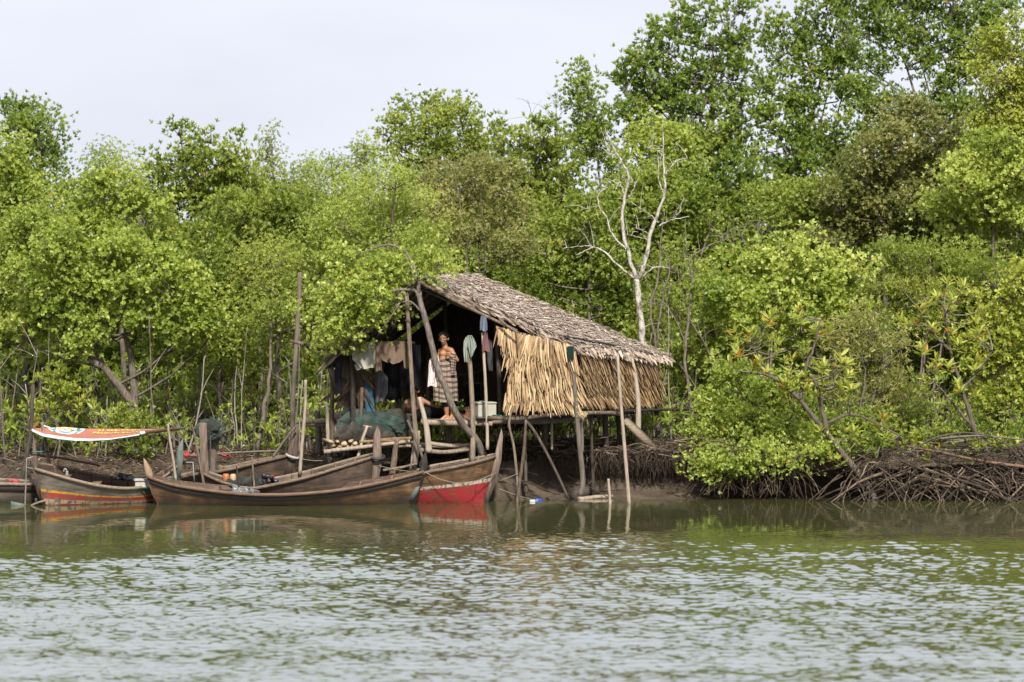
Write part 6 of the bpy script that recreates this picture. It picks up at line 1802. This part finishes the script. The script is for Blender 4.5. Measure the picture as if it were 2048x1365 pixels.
for h, k, a, dy in ((P(845, 831, Ys - .09), k1, a1, -.12), (P(845, 832, Ys + .09), k2, a2, .1)):
    capsule(b, h, k, .095, .064); capsule(b, k, k.lerp(a, .35), .060, .058); capsule(b, k.lerp(a, .35), a, .058, .036)
    # foot upright, toes up, heel on the floor
    hl = a + Vector((.05, 0, -.03)); tt = a + Vector((.06, -.02, .19))
    capsule(b, a, hl, .036, .034); capsule(b, hl, hl.lerp(tt, .65), .034, .030)
    for o_, L_ in ((-.03, .07), (-.014, .072), (.0, .066), (.015, .058), (.03, .048)):
        q = hl.lerp(tt, .65) + Vector((0, o_, 0)); capsule(b, q, q + Vector((-.01, 0, L_)), .013, .010, 8)
remesh('body', b, M['skin_dark'], ps, .0075, 4)
hair_part(ps, hc2, f2, u2, r2); face_parts(ps, hc2, f2, u2, r2)
b = MB()
for h, k in ((P(843, 830, Ys - .09), k1.lerp(P(845, 831, Ys), .12)), (P(843, 831, Ys + .09), k2.lerp(P(845, 832, Ys), .12))):
    capsule(b, h, k, .122, .090, 18)
capsule(b, P(840, 830, Ys - .07), P(840, 830, Ys + .07), .120, .120, 18)
remesh('shorts', b, M['cl_black'], ps, .013, 3)

# ------------------------------------------------------------------ roots and litter on the bank
def litter():
    g = np.random.default_rng(63)
    tb = MB()
    for k in range(4200):
        px = g.uniform(-250, 1460); Y = g.uniform(101.2, 106.0)
        x = PX(px, Y); z = ground_z(x, Y)
        if z < .12: continue
        L = g.uniform(.06, .42); a = g.uniform(0, 6.28); el = abs(g.normal(0, .22))
        d = Vector((math.cos(a) * math.cos(el), math.sin(a) * .7 * math.cos(el), math.sin(el))) * L
        p = Vector((x, Y, z + g.uniform(.0, .05)))
        m = p + d * .5 + Vector((g.normal(0, .04), g.normal(0, .04), abs(g.normal(.02, .03)))) * (L / .3)
        tb.tube([p, m, p + d], [g.uniform(.004, .013), .003], 4, float(np.clip(g.normal(.45, .25), 0, 1)), cap=False)
    n = 5000
    px = g.uniform(-250, 1460, n); Y = g.uniform(101.3, 106, n)
    x = (px - 1024) / FPX * Y
    z = np.array([ground_z(a, b_) for a, b_ in zip(x, Y)])
    keep = z > .15
    pos = np.stack([x, Y, z + .03], 1)[keep]; n = len(pos)
    a = g.uniform(0, 6.28, n)
    lb = MB()
    leaves_into(lb, pos, np.stack([np.cos(a), np.sin(a), g.normal(.1, .25, n)], 1), np.tile([[0, -.3, 1.0]], (n, 1)) + g.normal(0, .3, (n, 3)), g.uniform(.05, .12, n), np.clip(g.normal(.45, .25, n), 0, 1), 'pointed')
    o = tb.build('litter', M['root'])
    tag(o, 'dead twigs, bits of root and fallen leaves strewn over the muddy bank', 'litter', kind='stuff')
    tag(lb.build('fallen_leaves', M['dry_leaf'], o), kind='stuff')


M['dry_leaf'] = grain('dry_leaf', [(.2, (.05, .03, .018)), (.5, (.17, .105, .06)), (.8, (.36, .26, .17))], (8, 8, 8), .8, .1, .004, tint=.9)
litter()


def hanging_roots():
    """root mat spilling over the cut bank, and the tangle of prop roots at the right"""
    g = np.random.default_rng(64)
    tb = MB()
    # fringe over the bank edge under and right of the hut
    for k in range(1300):
        px = g.uniform(995, 1480)
        pr = bank_profile(px)
        Y = 101.62 + g.normal(0, .10) - .1
        x = PX(px, Y); z = .80 + g.normal(0, .05)
        p = Vector((x, Y + .35 * g.random(), z))
        q = Vector((x + g.normal(0, .12), Y - .10 - abs(g.normal(0, .05)), z - .03 + g.normal(0, .03)))
        L = abs(g.normal(.10, .15)) + .04
        r = q + Vector((g.normal(0, .07), g.normal(-.02, .06), -L))
        tb.tube(curve_pts([p, q, r], 5, .01), [g.uniform(.004, .012), .003], 4, float(np.clip(g.normal(.28, .22), 0, 1)), cap=False)
    for k in range(220):                                    # horizontal roots along the edge
        px = g.uniform(1000, 1470); Y = 101.5 + g.normal(0, .14)
        p = P(px, 905 + g.normal(0, 12), Y); L = g.uniform(.15, .7)
        m = p + Vector((L * .5, g.normal(0, .05), g.normal(0, .05))); e = p + Vector((L, g.normal(0, .08), g.normal(-.03, .08)))
        tb.tube(curve_pts([p, m, e], 6, .012), [g.uniform(.007, .018), .004], 5, float(np.clip(g.normal(.5, .25), 0, 1)), cap=False)
    # right bank: thick tangle
    for k in range(1300):
        px = 1440 + (2320 - 1440) * g.random()
        dens = np.interp(px, [1440, 1520, 1660, 1700, 2320], [.6, .45, .5, 1, 1])
        if g.random() > dens: continue
        low = g.random()
        deep = px < 1720
        y0 = g.uniform(908, 942) if deep else g.uniform(897, 988)
        Y = g.uniform(100.3, 101.5) if not deep else g.uniform(100.7, 101.6)
        p = P(px, y0, Y)
        th = g.normal(0, .9)
        L = g.uniform(.2, .85)
        drop = -g.uniform(.0, .5) * (0.5 if deep else 1)
        e = p + Vector((math.sin(th) * L, g.normal(-.12, .18), drop + math.cos(th) * .10))
        if e.z < -.05: e.z = -.05
        m = p.lerp(e, .5) + Vector((g.normal(0, .07), g.normal(0, .06), abs(g.normal(.07, .07))))
        r = abs(g.normal(.005, .008)) + .003
        tb.tube(curve_pts([p, m, e], 6, .015), [r, r * .5], 5, float(np.clip(g.normal(.33, .27), 0, 1)), cap=False)
    for k in range(170):                                    # roots that reach the water
        px = g.uniform(1680, 2300); Y = g.uniform(99.9, 100.6)
        a = P(px, g.uniform(925, 975), Y + .4); e = P(px + g.normal(0, 70), 1006, Y); e.z = -.06
        m = a.lerp(e, .45) + Vector((g.normal(0, .05), -.05, .10))
        tb.tube(curve_pts([a, m, e], 7, .01), [g.uniform(.008, .02) * (2.0 if g.random() < .18 else 1), .008], 6, float(np.clip(g.normal(.33, .27), 0, 1)), cap=False)
    for k in range(160):                                    # left end of the tangle, rooted in the mud
        px = g.uniform(1430, 1600); Y = g.uniform(100.5, 101.3)
        a = P(px, g.uniform(905, 955), Y + .3); e = P(px + g.normal(-15, 40), g.uniform(975, 1000), Y)
        tb.tube(curve_pts([a, a.lerp(e, .5) + Vector((g.normal(0, .06), -.04, .05)), e], 6, .01), [g.uniform(.006, .016), .004], 5, float(np.clip(g.normal(.45, .25), 0, 1)), cap=False)
    tag(tb.build('root_tangle', M['root']), 'brown tangle of mangrove roots hanging from the cut bank and reaching into the water', 'roots', kind='stuff')


hanging_roots()
